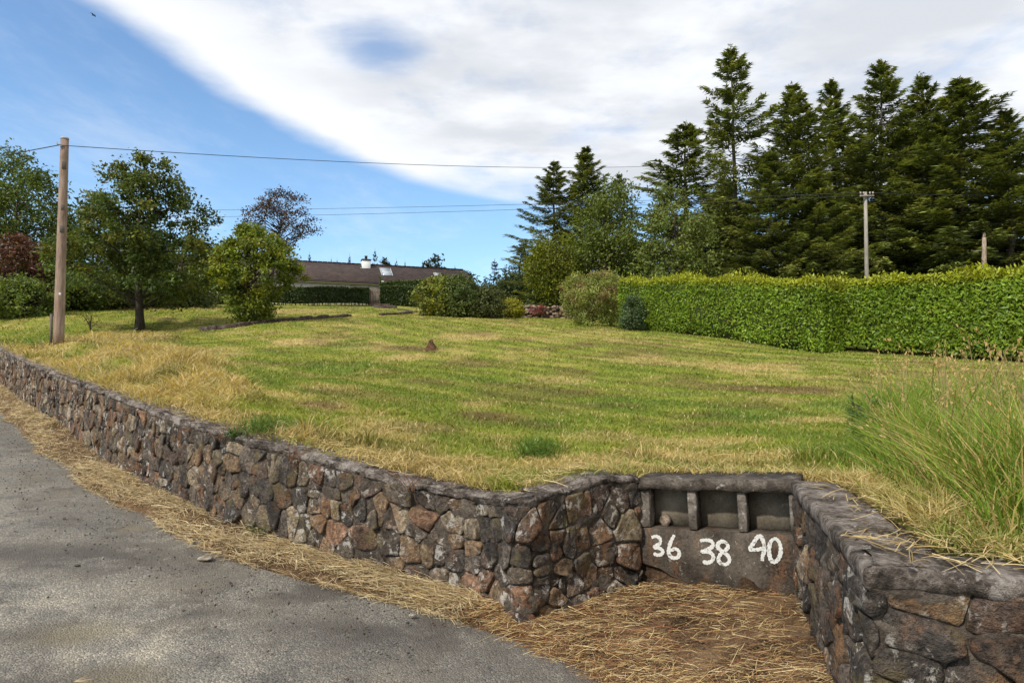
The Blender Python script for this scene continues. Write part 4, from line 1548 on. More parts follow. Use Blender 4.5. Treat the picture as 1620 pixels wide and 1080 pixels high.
GS = 'tall spruces behind the laurel hedge'
for (px, py, d, k, rp, rot, lab) in [
        (878, 252, 51, 0, 52, 0.3, 'slim spruce at the left end of the tall wood, edging the blue sky'),
        (928, 229, 51, 1, 56, 1.1, 'pointed dense spruce second from the left end of the tall wood'),
        (984, 268, 62, 2, 30, 2.0, 'small dark spire peeping between the second spruce and a round leafy tree'),
        (1085, 186, 52, 2, 78, 0.9, 'open ragged spruce just left of the tallest spire'),
        (1172, 68, 47, 2, 70, 3.6, 'tallest spruce with a slender open spire standing clear against the cloud'),
        (1266, 126, 45, 1, 76, 4.4, 'broad dense spruce first to the right of the tallest spire'),
        (1330, 121, 48, 0, 66, 5.2, 'narrow spruce above the small bare trunk, left of the grey pole'),
        (1402, 93, 46, 3, 84, 0.2, 'broad spruce with a wide feathery top directly above the grey pole'),
        (1470, 112, 44, 0, 70, 1.9, 'spruce with light green upper boughs right of the grey pole'),
        (1522, 118, 42, 5, 90, 2.7, 'spruce with a long pale trunk showing, left of the broken snag'),
        (1612, 166, 40, 0, 74, 3.9, 'spruce above the broken snag at the right end of the wood'),
        (1720, 130, 42, 3, 90, 5.5, 'spruce at the far right end of the wood, mostly out of view'),
        (1222, 236, 42, 3, 66, 1.4, 'shorter full spruce in front of the tallest spire, boughs down to the hedge'),
        (1300, 262, 41, 1, 58, 2.2, 'short bushy spruce with boughs low over the middle of the hedge'),
        (1440, 190, 52, 1, 72, 0.7, 'dark spruce filling the gap behind the grey pole'),
        (1500, 180, 52, 3, 76, 4.1, 'dark spruce set back behind the long pale trunk'),
        (1365, 215, 53, 3, 76, 3.0, 'shaded spruce set back between the two broad tops'),
        (1150, 280, 54, 1, 60, 5.9, 'shaded spruce set back below the tallest spire'),
        (1590, 220, 49, 1, 70, 1.0, 'dark spruce set back at the right end behind the broken snag')]:
    spruce(px, py, d, k, rp, lab, GS, rot)

GF = 'small far conifers'
for (px, py, d, k, rp, rot, lab) in [
        (826, 388, 66, 4, 24, 0.2, 'dark conifer left of the wood, in the gap beside the blue sky'),
        (782, 415, 105, 4, 15, 0.5, 'bluish far conifer standing tallest right of the house'),
        (797, 425, 108, 4, 12, 1.5, 'bluish far conifer beside the tallest one right of the house'),
        (810, 430, 100, 4, 13, 2.6, 'far conifer nearest the wood in the gap right of the house'),
        (768, 440, 112, 4, 10, 3.4, 'lowest far conifer touching the right end of the roof'),
        (487, 404, 100, 4, 6, 0.6, 'small conifer top over the left end of the roof'),
        (522, 411, 120, 4, 3, 0.1, 'tiny conifer spire over the roof, left one of a near pair'),
        (531, 413, 120, 4, 3, 0.9, 'tiny conifer spire over the roof, right one of a near pair'),
        (551, 407, 110, 4, 6, 4.0, 'small conifer top over the roof just left of the chimney'),
        (590, 399, 105, 4, 8, 2.2, 'pointed conifer top over the roof just right of the chimney'),
        (625, 414, 115, 4, 6, 3.1, 'small conifer top above the tilted roof light'),
        (640, 416, 118, 4, 4, 5.0, 'tiny conifer spire above and right of the tilted roof light'),
        (667, 416, 112, 4, 4, 1.2, 'tiny conifer spire left of the dark round-headed pine'),
        (676, 412, 110, 4, 6, 1.9, 'narrow conifer touching the dark round-headed pine'),
        (718, 424, 115, 4, 7, 2.8, 'low conifer top over the right end of the roof')]:
    spruce(px, py, d, k, rp, lab, GF, rot, 'conifer_tree', zb=7.0)
# the dark round-headed pine and a low spreading one over the roof
for (px, d, hpy, wd, lab, sd) in [(688, 108, 407, 1.7, 'dark round-headed pine over the roof, right of the roof light', 301), (607, 110, 414, 1.9, 'low spreading pine crown over the roof between pointed conifer and roof light', 302),
                                  (735, 112, 428, 1.5, 'low round pine crown at the right end of the ridge', 303)]:
    b = np.array(((px - 810) / F * d, d, 7.0))
    h = height_to(hpy, d, b)
    plant('pine_tree', b, lab, 'conifer', sd, h, [(0.6, 0.5 * wd), (0.75, wd), (0.9, wd * 0.8), (1.0, 0.2)], 26, 40, 0.55, [(0.028, 0.04, 0.02)], 0.55, 0.18, 'pines behind the house', n_limb=16, mat='needle')

# broadleaved trees at the right --------------------------------------
b = spot(966, 44)
plant('broadleaf_tree', b, 'dark leafy round tree between the left spruces and the paler round tree', 'tree', 401, height_to(288, 44, b),
      [(0.04, 1.3), (0.25, 2.0), (0.5, 2.3), (0.75, 1.9), (0.92, 1.0), (1.0, 0.2)], 170, 90, 0.19, GREEN, 0.62, 0.2)
b = spot(1066, 41)
plant('broadleaf_tree', b, 'paler green round leafy tree above the left end of the laurel hedge', 'tree', 402, height_to(296, 41, b),
      [(0.06, 1.0), (0.25, 1.9), (0.5, 2.2), (0.75, 1.9), (0.92, 1.0), (1.0, 0.2)], 180, 95, 0.18, [(0.135, 0.17, 0.04), (0.115, 0.15, 0.034), (0.16, 0.19, 0.05)], 0.45, 0.2)
b = spot(878, 46.2)
plant('yew_tree', b, 'bright olive green dense bush-like tree in front of the left spruces', 'tree', 403, height_to(372, 46.2, b),
      [(0.2, 0.6), (0.35, 1.3), (0.55, 1.95), (0.8, 1.8), (0.93, 1.1), (1.0, 0.3)], 150, 95, 0.15, [(0.145, 0.165, 0.016), (0.125, 0.15, 0.016), (0.16, 0.18, 0.018)], 0.42, 0.16, flat=1.2)
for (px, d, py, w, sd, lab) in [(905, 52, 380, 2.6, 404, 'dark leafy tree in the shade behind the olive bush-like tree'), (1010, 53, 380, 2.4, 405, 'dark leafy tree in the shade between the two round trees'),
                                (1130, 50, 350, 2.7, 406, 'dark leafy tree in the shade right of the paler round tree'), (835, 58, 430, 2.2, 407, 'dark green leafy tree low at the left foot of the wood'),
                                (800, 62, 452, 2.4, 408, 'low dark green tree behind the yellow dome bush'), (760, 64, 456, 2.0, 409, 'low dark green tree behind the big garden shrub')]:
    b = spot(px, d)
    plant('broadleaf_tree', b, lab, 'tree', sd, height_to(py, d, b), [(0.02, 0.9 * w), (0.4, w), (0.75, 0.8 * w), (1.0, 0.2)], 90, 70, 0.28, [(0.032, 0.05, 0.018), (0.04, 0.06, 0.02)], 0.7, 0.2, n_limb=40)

# trees at the left ----------------------------------------------------
b = on_lawn(222, 522)
OAKB = b
h = height_to(250, b[1], b)
plant('oak_tree', b, 'young oak with a dark trunk and spreading irregular crown standing on the lawn', 'tree', 501, h,
      [(0.17, 1.7), (0.24, 2.95), (0.38, 3.0), (0.5, 2.85), (0.62, 2.35), (0.72, 2.2), (0.80, 1.75), (0.9, 1.35), (1.0, 0.45)], 290, 100, 0.155, OAK, 0.32, 0.2, lump=0.9, n_limb=60, trunk_top=0.86, inner=0.4, thick=0.014, bark=(0.05, 0.042, 0.034))
b = on_lawn(395, 513)
h = height_to(358, b[1], b)
plant('ornamental_tree', b, 'small yellow-green bushy tree tapering to its foot on the lawn right of the oak', 'tree', 502, h,
      [(0.02, 0.3), (0.10, 0.75), (0.22, 0.85), (0.3, 0.95), (0.42, 1.45), (0.58, 1.68), (0.75, 1.45), (0.9, 0.9), (1.0, 0.4)], 230, 95, 0.13, [(0.17, 0.205, 0.022), (0.14, 0.18, 0.022), (0.21, 0.225, 0.026), (0.09, 0.13, 0.022)], 0.22, 0.13, lump=0.6, up=0.3)
b = spot(420, 50)
h = height_to(302, 50, b)
plant('brown_tree', b, 'thin brownish purple tree with a flat-topped open crown behind the bushy tree', 'tree', 503, h,
      [(0.42, 0.5), (0.55, 1.6), (0.66, 2.7), (0.78, 2.9), (0.9, 2.2), (1.0, 0.8)], 130, 55, 0.15, BROWN, 0.42, 0.17, lump=0.5, flat=0.45, n_limb=70, lean=(0.9, 0), bark=(0.05, 0.04, 0.04), inner=0.4)
GL = 'trees and shrubs on the left bank'
for (nm, px, d, py, prof, ncl, per, lf, pal, sp, sd, lab) in [
        ('broadleaf_tree', 12, 38, 243, [(0.05, 2.2), (0.3, 3.0), (0.55, 2.75), (0.8, 1.9), (1.0, 0.3)], 230, 90, 0.19, [(0.10, 0.14, 0.03), (0.125, 0.165, 0.034), (0.085, 0.12, 0.03)], 0.55, 601, 'large green tree at the left edge behind the utility pole'),
        ('broadleaf_tree', -70, 40, 250, [(0.05, 2.5), (0.4, 3.2), (0.75, 2.4), (1.0, 0.4)], 150, 80, 0.2, GREEN, 0.6, 602, 'green tree beyond the left edge of the view'),
        ('broadleaf_tree', 92, 44, 345, [(0.05, 1.6), (0.4, 2.0), (0.75, 1.5), (1.0, 0.3)], 110, 85, 0.17, [(0.11, 0.13, 0.025), (0.085, 0.11, 0.022), (0.13, 0.14, 0.03)], 0.5, 603, 'yellowish green tree behind the utility pole'),
        ('broadleaf_tree', 150, 40, 316, [(0.04, 1.7), (0.35, 2.1), (0.7, 1.6), (1.0, 0.3)], 130, 85, 0.17, OAK, 0.5, 604, 'dark tree between the utility pole and the oak'),
        ('broadleaf_tree', 200, 46, 350, [(0.03, 2.2), (0.5, 2.4), (0.8, 1.7), (1.0, 0.3)], 130, 80, 0.2, GREEN, 0.55, 605, 'dark green tree behind the oak trunk'),
        ('broadleaf_tree', 285, 47, 372, [(0.03, 2.4), (0.5, 2.5), (0.8, 1.8), (1.0, 0.3)], 130, 80, 0.2, GREEN, 0.55, 606, 'dark green tree behind the right side of the oak'),
        ('broadleaf_tree', 345, 54, 400, [(0.02, 2.2), (0.5, 2.3), (0.8, 1.5), (1.0, 0.3)], 110, 75, 0.2, GREEN, 0.55, 607, 'low dark tree between the oak and the bushy tree'),
        ('copper_shrub', 22, 35, 378, [(0.02, 1.3), (0.4, 1.8), (0.75, 1.4), (1.0, 0.4)], 120, 80, 0.15, COPPER, 0.36, 608, 'reddish brown copper-leaved shrub at the left edge'),
        ('broadleaf_shrub', 30, 33.5, 441, [(0.02, 1.3), (0.4, 1.6), (0.75, 1.3), (1.0, 0.4)], 110, 80, 0.15, [(0.13, 0.18, 0.04), (0.16, 0.21, 0.05)], 0.3, 609, 'light green low shrub at the left edge below the copper shrub'),
        ('broadleaf_shrub', 118, 38, 430, [(0.02, 1.5), (0.5, 1.6), (0.8, 1.2), (1.0, 0.4)], 100, 80, 0.16, GREEN, 0.36, 610, 'dark shrub on the bank just right of the utility pole'),
        ('broadleaf_shrub', 265, 43, 440, [(0.02, 1.7), (0.5, 1.8), (0.8, 1.3), (1.0, 0.4)], 100, 80, 0.17, [(0.06, 0.085, 0.022), (0.07, 0.09, 0.03)], 0.4, 611, 'shrub on the bank seen below the right side of the oak'),
        ('broadleaf_shrub', 190, 42, 436, [(0.02, 1.7), (0.5, 1.8), (0.8, 1.3), (1.0, 0.4)], 100, 80, 0.17, GREEN, 0.4, 612, 'shrub on the bank seen left of the oak trunk'),
        ('broadleaf_shrub', 70, 37, 420, [(0.02, 1.4), (0.5, 1.6), (0.8, 1.2), (1.0, 0.4)], 100, 80, 0.16, GREEN, 0.36, 613, 'dark shrub behind the foot of the utility pole')]:
    b = spot(px, d)
    plant(nm, b, lab, 'shrub' if 'shrub' in nm else 'tree', sd, height_to(py, d, b), prof, ncl, per, lf, pal, sp, 0.16, GL, n_limb=50)

# garden shrubs in the middle ------------------------------------------
for (nm, px, py, d, top, prof, ncl, per, lf, pal, sp, sd, lab, kw) in [
        ('sunlit_shrub', 700, 502, 38, 437, [(0.0, 1.3), (0.3, 1.55), (0.6, 1.45), (0.85, 0.95), (1.0, 0.3)], 150, 90, 0.12, YELL + [(0.09, 0.11, 0.025)], 0.24, 701, 'rounded shrub, left half of the big clump on the lawn, sunlit tone put into its yellow-green leaves', dict(lump=0.2)),  # leaves coloured yellow for the sun on the clump's left side
        ('dark_shrub', 735, 503, 37.2, 438, [(0.0, 1.2), (0.3, 1.4), (0.6, 1.25), (0.85, 0.8), (1.0, 0.3)], 140, 90, 0.12, [(0.085, 0.115, 0.03), (0.10, 0.13, 0.03), (0.07, 0.10, 0.03)], 0.26, 702, 'dark green shrub, middle of the big clump on the lawn, shaded tone put into its leaves', dict(lump=0.2)),  # leaves coloured dark for the clump's side turned from the sun
        ('dark_shrub', 770, 505, 37, 455, [(0.0, 0.7), (0.4, 0.85), (0.7, 0.75), (1.0, 0.3)], 90, 80, 0.11, [(0.10, 0.115, 0.04), (0.085, 0.10, 0.036)], 0.24, 703, 'dull brownish green shrub, right end of the big clump on the lawn', {}),
        ('dome_bush', 808, 500, 42, 473, [(0.0, 0.55), (0.3, 0.78), (0.6, 0.72), (0.85, 0.45), (1.0, 0.12)], 150, 60, 0.09, [(0.32, 0.30, 0.03), (0.28, 0.27, 0.03), (0.22, 0.23, 0.03)], 0.14, 704, 'small clipped yellow dome bush left of the rubble wall', dict(lump=0.1, inner=0.75)),
        ('feathery_shrub', 940, 517, 33.5, 432, [(0.0, 1.1), (0.3, 1.35), (0.6, 1.5), (0.85, 1.25), (1.0, 0.6)], 210, 110, 0.12, [(0.24, 0.27, 0.07), (0.20, 0.24, 0.055), (0.30, 0.31, 0.10), (0.22, 0.25, 0.06), (0.26, 0.29, 0.08), (0.20, 0.24, 0.06), (0.26, 0.18, 0.09)], 0.26, 705, 'feathery pale green shrub with reddish tips left of the laurel hedge', dict(asp=0.36, lump=0.4)),
        ('fine_leaved_shrub', 1000, 521, 29.2, 470, [(0.0, 0.45), (0.4, 0.5), (0.75, 0.38), (1.0, 0.12)], 70, 70, 0.08, [(0.075, 0.115, 0.05), (0.09, 0.13, 0.055)], 0.16, 706, 'small dark grey-green shrub at the foot of the left end of the laurel hedge', {})]:
    c = on_lawn(px, py)
    b = np.array((at(px, py, d)[0], d, float(ground(at(px, py, d)[0], d))))
    plant(nm, b, lab, 'shrub', sd, height_to(top, d, b), prof, ncl, per, lf, pal, sp, 0.06, n_limb=14, trunk_top=0.6, up=0.3, **kw)

# heather on the rubble wall is added with the wall below

# ------------------------------------------------------------------ hedges


def hedge(name, label, a, b, hgt, thick, seed, n, leaf, pal, top_pal, group=None, gapz=0.0, mat='laurel', top_up=0.12, asp=0.42, wav=0.12, corecol='core', stems=0):
    """clipped hedge between ground points a and b (x, y); hgt pair of heights at the two ends"""
    rg = np.random.default_rng(seed)
    a, b = np.array(a[:2], float), np.array(b[:2], float)
    L = np.linalg.norm(b - a)
    t = (b - a) / L
    nn = np.array((t[1], -t[0]))
    if nn @ (-(a + b) / 2) < 0:
        nn = -nn
    base = np.array([*(a + b) / 2, float(ground(*(a + b) / 2))])
    root = empty(name, base, label, 'hedge', group)

    def P(s, w, z):
        x, y = a[0] + t[0] * s + nn[0] * w, a[1] + t[1] * s + nn[1] * w
        return np.stack([x, y, ground(a[0] + t[0] * s, a[1] + t[1] * s) + z], axis=-1)

    def H(s):
        return hgt[0] + (hgt[1] - hgt[0]) * s / L + 0.09 * (fbm(s * 0.6, s * 0, 3, seed) - 0.5) * 2

    # faces: front, top, ends, a few at the back
    per = (L * np.mean(hgt), L * thick, thick * np.mean(hgt), L * np.mean(hgt) * 0.35)
    cnt = (np.array((1, 1.3, 1, 1)) * np.array(per) / sum(per) * n).astype(int)
    Cs, Dn, Cc = [], [], []
    pal, top_pal = np.array(pal), np.array(top_pal)
    for f in range(4):
        m = cnt[f] if f != 2 else cnt[f] * 2
        s = rg.random(m) * L
        hh = H(s)
        z = gapz + (hh - gapz) * rg.random(m)
        dep = np.abs(rg.normal(size=m)) * 0.10
        if f == 0 or f == 3:
            bul = wav * 2 * (fbm(s * 0.8, z * 1.1, 3, seed + 3) - 0.5) + 0.05 * np.sin(np.pi * z / hh)
            low = sst(z, gapz + 0.35, gapz)
            hol = sst(fbm(s * 1.6, z * 2.2, 3, seed + 11), 0.58, 0.70)
            drop = rg.random(m) > np.maximum(low * 0.6, hol * 0.35)
            s, z, hh, dep, bul = s[drop], z[drop], hh[drop], dep[drop], bul[drop]
            w = (thick / 2 + bul - dep) * (1 if f == 0 else -1)
            nv = np.array((nn[0], nn[1], 0.15)) * (1 if f == 0 else -1)
            nv[2] = 0.15
        elif f == 1:
            w = (rg.random(m) - 0.5) * thick
            z = hh - dep + np.abs(rg.normal(size=m)) * top_up * (0.35 + 1.5 * vnoise(s * 1.7, w * 2.5, seed + 8) ** 3)
            nv = np.array((0, 0, 1.0))
        else:
            sd = rg.random(m) < 0.5
            w = (rg.random(m) - 0.5) * thick
            s = np.where(sd, dep, L - dep)
            nv = np.stack([np.where(sd, -t[0], t[0]), np.where(sd, -t[1], t[1]), np.full(m, 0.15)], axis=1)
        Cs.append(P(s, w, z))
        Dn.append(np.broadcast_to(nv, (len(s), 3)))
        m = len(s)
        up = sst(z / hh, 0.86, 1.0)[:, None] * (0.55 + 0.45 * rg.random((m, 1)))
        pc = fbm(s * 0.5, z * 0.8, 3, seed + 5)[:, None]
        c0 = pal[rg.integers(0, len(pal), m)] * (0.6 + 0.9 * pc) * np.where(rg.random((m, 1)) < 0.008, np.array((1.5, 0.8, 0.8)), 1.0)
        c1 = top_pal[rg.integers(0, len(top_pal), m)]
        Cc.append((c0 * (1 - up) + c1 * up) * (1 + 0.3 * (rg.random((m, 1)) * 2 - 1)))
    Cs, Dn, Cc = np.concatenate(Cs), np.concatenate(Dn), np.concatenate(Cc)
    m = len(Cs)
    d = rg.normal(size=(m, 3)) * 0.6 + np.array((0, 0, 0.35)) + Dn * 0.55
    nr = Dn * 1.0 + rg.normal(size=(m, 3)) * 0.5 + np.array((0, 0, 0.35))
    s_ = leaf * (0.5 + 0.9 * rg.random(m))
    V, Fq = leaf_quads(Cs, s_, s_ * asp, d, nr, 0.12)
    fo = obj('foliage', V, Fq, M[mat], root, np.repeat(Cc, 4, axis=0))
    # the twiggy mass within
    ns = max(4, int(L / 0.25))
    S = np.linspace(0.12, L - 0.12, ns)
    prof = [(thick / 2 - 0.10, gapz + 0.02), (thick / 2 - 0.06, 0.5), (thick / 2 - 0.10, 0.93), (0, 0.97), (-thick / 2 + 0.10, 0.93), (-thick / 2 + 0.10, gapz + 0.02)]
    k = len(prof)
    VV = []
    for j, (w, zf) in enumerate(prof):
        z = np.full(ns, zf) if j in (0, k - 1) else zf * H(S)
        VV.append(P(S, w + 0.05 * (fbm(S * 1.5, S * 0 + j, 2, seed) - 0.5), z))
    VV = np.stack(VV, axis=1)
    ii = np.arange(ns * k).reshape(ns, k)
    Q = np.stack([ii[:-1, :], ii[1:, :], np.roll(ii, -1, axis=1)[1:, :], np.roll(ii, -1, axis=1)[:-1, :]], axis=-1).reshape(-1, 4)
    caps = np.array([ii[0][::-1], ii[-1]])
    obj('twigs', VV.reshape(-1, 3), [Q, caps], M['core'], root, None, False)
    if stems:
        for s in np.linspace(0.3, L - 0.3, stems) + rg.normal(size=stems) * 0.08:
            q = P(np.array([s, s + rg.normal() * 0.05]), np.array([rg.normal() * 0.08, 0.0]), np.array([-0.15, gapz + 0.25]))
            V, Fs = tube(q, (0.035, 0.025), 5)
            obj('stem', V, Fs, M['bark'], root, np.broadcast_to(np.array((0.05, 0.04, 0.03)), V.shape), True, origin=q[0])
    return root


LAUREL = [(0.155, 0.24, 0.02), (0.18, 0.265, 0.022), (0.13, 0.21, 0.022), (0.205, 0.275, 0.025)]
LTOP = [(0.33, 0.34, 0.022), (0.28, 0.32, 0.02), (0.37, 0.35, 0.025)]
a1, b1 = on_lawn(985, 520), on_lawn(1334, 560)
ha = height_to(446, a1[1], a1)
hb = height_to(444, b1[1], b1)
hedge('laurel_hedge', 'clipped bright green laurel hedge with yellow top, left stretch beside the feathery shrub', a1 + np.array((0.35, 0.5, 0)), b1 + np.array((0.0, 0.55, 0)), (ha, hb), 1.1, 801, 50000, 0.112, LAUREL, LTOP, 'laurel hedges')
a2 = on_lawn(1352, 557)
b2 = at(1760, 590, 16.6)
ha = height_to(452, a2[1], a2)
hb = height_to(426, 16.6, np.array((b2[0], b2[1], float(ground(b2[0], b2[1])))))
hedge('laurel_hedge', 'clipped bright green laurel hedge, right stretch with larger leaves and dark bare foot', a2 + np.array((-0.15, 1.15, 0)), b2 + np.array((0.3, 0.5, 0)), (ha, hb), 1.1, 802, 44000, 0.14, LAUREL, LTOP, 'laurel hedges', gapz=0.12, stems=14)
# long shoots sticking out of the hedge top
DARKH = [(0.035, 0.058, 0.016), (0.045, 0.068, 0.018), (0.03, 0.05, 0.016)]
g0, g1 = on_lawn(300, 484), on_lawn(584, 482)
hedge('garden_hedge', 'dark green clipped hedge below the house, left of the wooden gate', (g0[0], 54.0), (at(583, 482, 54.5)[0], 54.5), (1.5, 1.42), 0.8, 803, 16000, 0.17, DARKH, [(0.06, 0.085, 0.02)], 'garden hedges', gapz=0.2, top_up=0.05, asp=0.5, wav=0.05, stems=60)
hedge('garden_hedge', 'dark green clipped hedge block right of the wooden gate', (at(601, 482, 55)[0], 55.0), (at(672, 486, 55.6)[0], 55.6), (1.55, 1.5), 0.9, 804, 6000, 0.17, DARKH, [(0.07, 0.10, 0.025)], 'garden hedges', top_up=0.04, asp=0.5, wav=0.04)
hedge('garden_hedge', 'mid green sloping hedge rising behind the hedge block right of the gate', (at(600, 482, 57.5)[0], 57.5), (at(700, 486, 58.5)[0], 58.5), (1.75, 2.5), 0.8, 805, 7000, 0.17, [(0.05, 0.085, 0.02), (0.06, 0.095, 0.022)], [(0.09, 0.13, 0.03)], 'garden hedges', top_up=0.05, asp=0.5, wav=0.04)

# ------------------------------------------------------------------ the house
GZ = float(ground(at(500, 480, 57)[0], 57))
EL, ER = at(440, 441.5, 60.0), at(757, 452, 66.0)
ez = (EL[2] + ER[2]) / 2
RL, RR_ = at(440, 409.5, 64.5), at(737, 432.5, 70.6)
rzz = RL[2] * 0.5 + RR_[2] * 0.5
hd = unit(np.array((ER[0] - EL[0], ER[1] - EL[1], 0)))
hn = np.array((-hd[1], hd[0], 0))                       # to the back
front0 = EL - hd * 12
front0[2] = GZ - 0.5
Lh = np.linalg.norm((ER - front0)[:2])
half = 4.0
house = empty('house', front0 + hd * Lh / 2 + hn * half, 'long low white house with a brown tiled roof beyond the garden hedges', 'house')


def hp(s, w, z):
    p = front0 + hd * s + hn * w
    return np.array((p[0], p[1], z))


# walls with a low plinth
wall_b = 0.35
c = hp(Lh / 2, half, (GZ - 0.5 + ez - 0.06) / 2)
V, Fs = box(c, hd * (Lh / 2 - 0.4), hn * (half - wall_b), np.array((0, 0, (ez - 0.06 - GZ + 0.5) / 2)))
obj('wall', V, Fs, M['render'], house)
# roof: two slopes and a hipped right-hand end, with real thickness
ov = 0.0
hipl = 0.35
ridge_h = rzz
A = [hp(0, 0, ez), hp(Lh, 0, ez), hp(Lh - hipl, half, ridge_h), hp(0, half, ridge_h), hp(0, 2 * half, ez), hp(Lh, 2 * half, ez)]
dn = np.array((0, 0, -0.10))
V = np.array(A + [q + dn for q in A])
quads = [(0, 1, 2, 3), (3, 2, 5, 4), (6, 9, 8, 7), (9, 10, 11, 8), (0, 6, 7, 1), (4, 5, 11, 10), (1, 7, 11, 5), (0, 3, 9, 6), (3, 4, 10, 9)]
tris = [(1, 5, 2), (7, 8, 11)]
roof = obj('roof', V, [np.array(quads), np.array(tris)], M['roof'], house)
uvl = roof.data.uv_layers.new(name='UVMap')
for poly in roof.data.polygons:
    for li in poly.loop_indices:
        v = np.array(roof.data.vertices[roof.data.loops[li].vertex_index].co) + wloc(roof) - front0
        s, w = v @ hd, v @ hn
        uvl.data[li].uv = (s, math.hypot(w, (ridge_h - ez) * w / half) if w < half * 1.01 else w)
# ridge tiles
rg = random.Random(4)
me_r = None
n = int((Lh - hipl) / 0.45)
s0 = (Lh - hipl) - 24.0
for i in range(int(24 / 0.45)):
    s = s0 + i * 0.45
    c = hp(s + 0.225, half, ridge_h + 0.02)
    if me_r is None:
        V, Fs = box((0, 0, 0), hd * 0.215, hn * 0.13, np.array((0, 0, 0.055)), 0.03)
        me_r = mesh('ridge_tile', V, Fs, M['roof'])
    o = bpy.data.objects.new('ridge_tile', me_r)
    COL.objects.link(o)
    o.parent = house
    o.location = tuple(c - wloc(house))
    o.rotation_euler = (rg.uniform(-.02, .02), rg.uniform(-.02, .02), rg.uniform(-.01, .01))
# fascia and gutter
c = hp(Lh / 2, 0.10, ez - 0.16)
V, Fs = box(c, hd * (Lh / 2 - 0.1), hn * 0.03, np.array((0, 0, 0.09)))
obj('fascia', V, Fs, M['white'], house)
V, Fs = tube(np.array([hp(0.1, -0.05, ez - 0.13), hp(Lh - 0.1, -0.05, ez - 0.13)]), 0.055, 8)
obj('gutter', V, Fs, M['pot'], house)


def on_roof(px, py):
    """point of the front roof slope seen at (px, py)"""
    r = ray(px, py)
    p0 = hp(0, 0, ez)
    up = unit(hn * half + np.array((0, 0, ridge_h - ez)))
    nn = np.cross(hd, up)
    o = np.array((0, 0, EYE))
    t = ((p0 - o) @ nn) / (r @ nn)
    return o + r * t, up, unit(nn if nn[2] > 0 else -nn)


def roof_light(px0, py0, px1, py1, open_=0.0):
    p0, up, nn = on_roof((px0 + px1) / 2, py1)
    p1, _, _ = on_roof((px0 + px1) / 2, py0)
    wd = (px1 - px0) / F * p0[1] / 2 * 1.02
    ln = np.linalg.norm(p1 - p0) / 2
    c = (p0 + p1) / 2 + nn * 0.05
    fr = Acc()
    for sgn in (-1, 1):
        V, Fs = box(c + hd * sgn * (wd - 0.04), hd * 0.04, up * ln, nn * 0.05)
        fr.add(V, Fs)
        V, Fs = box(c + up * sgn * (ln - 0.04), hd * (wd - 0.081), up * 0.04, nn * 0.052)
        fr.add(V, Fs)
    f = fr.obj('roof_light', M['steel'], house)
    V, Fs = box(c + nn * 0.01, hd * (wd - 0.082), up * (ln - 0.082), nn * 0.02)
    obj('pane', V, Fs, M['glass'], f)


roof_light(602, 425.5, 620, 436.5)
roof_light(687, 433, 699, 440)
# white vent cowl low on the slope
p, up, nn = on_roof(604, 448.5)
V, Fs = box(p + nn * 0.12, hd * 0.20, up * 0.12, nn * 0.12, 0.05)
obj('vent_cowl', V, Fs, M['white'], house)
# chimney with cap and pot
p, up, nn = on_roof(577.5, 424)
cw = 13 / F * p[1] / 2
zt = at(577, 411.5, p[1])[2]
zb = p[2] - 0.6
c = np.array((p[0], p[1] + cw, (zt + zb) / 2))
V, Fs = box(c, hd * cw, hn * cw, np.array((0, 0, (zt - zb) / 2)), 0.02)
ch = obj('chimney', V, Fs, M['white'], house)
V, Fs = box(c + np.array((0, 0, (zt - zb) / 2 + 0.06)), hd * (cw + 0.07), hn * (cw + 0.07), np.array((0, 0, 0.058)), 0.02)
obj('chimney_cap', V, Fs, M['pot'], ch)
pt = c + np.array((0, 0, (zt - zb) / 2 + 0.12))
V, Fs = tube(np.array([pt, pt + (0, 0, .28), pt + (0, 0, .30), pt + (0, 0, .36)]), (0.15, 0.12, 0.16, 0.16), 10)
obj('chimney_pot', V, Fs, M['pot'], ch)
V, Fs = box(c + np.array((0, -cw - 0.05, -(zt - zb) / 2 + 0.55)), hd * (cw + 0.05), hn * 0.10, np.array((0, 0, 0.03)))
obj('flashing', V, Fs, M['steel'], ch)

# ------------------------------------------------------------------ gate between the garden hedges
gl, gr_ = at(585, 482, 54.9), at(600, 482, 54.9)
gz = float(ground(gl[0], 54.9))
gt = at(590, 457, 54.9)[2]
gate = empty('garden_gate', np.array(((gl[0] + gr_[0]) / 2, 54.9, gz)), 'weathered wooden board gate between the dark garden hedges', 'gate')
nb = 6
bw = (gr_[0] - gl[0]) / nb
for i in range(nb):
    c = np.array((gl[0] + bw * (i + 0.5), 54.9, (gz + 0.03 + gt) / 2 + rg.uniform(-.02, .02)))
    V, Fs = box(c, (bw / 2 - 0.008, 0, 0), (0, 0.014, 0), (0, 0, (gt - gz) / 2 - 0.05), 0.004)
    obj('board', V, Fs, M['gate'], gate, origin=c)
for zf in (0.25, 0.8):
    c = np.array(((gl[0] + gr_[0]) / 2, 54.93, gz + (gt - gz) * zf))
    V, Fs = box(c, ((gr_[0] - gl[0]) / 2, 0, 0), (0, 0.014, 0), (0, 0, 0.05))
    obj('rail', V, Fs, M['gate'], gate, origin=c)
for sx in (gl[0] - 0.07, gr_[0] + 0.07):
    c = np.array((sx, 54.92, (gz - 0.3 + gt + 0.1) / 2))
    V, Fs = box(c, (0.06, 0, 0), (0, 0.06, 0), (0, 0, (gt - gz + 0.4) / 2), 0.01)
    obj('post', V, Fs, M['greypole'], gate, origin=c)


# ------------------------------------------------------------------ kerbs, rubble wall, shed

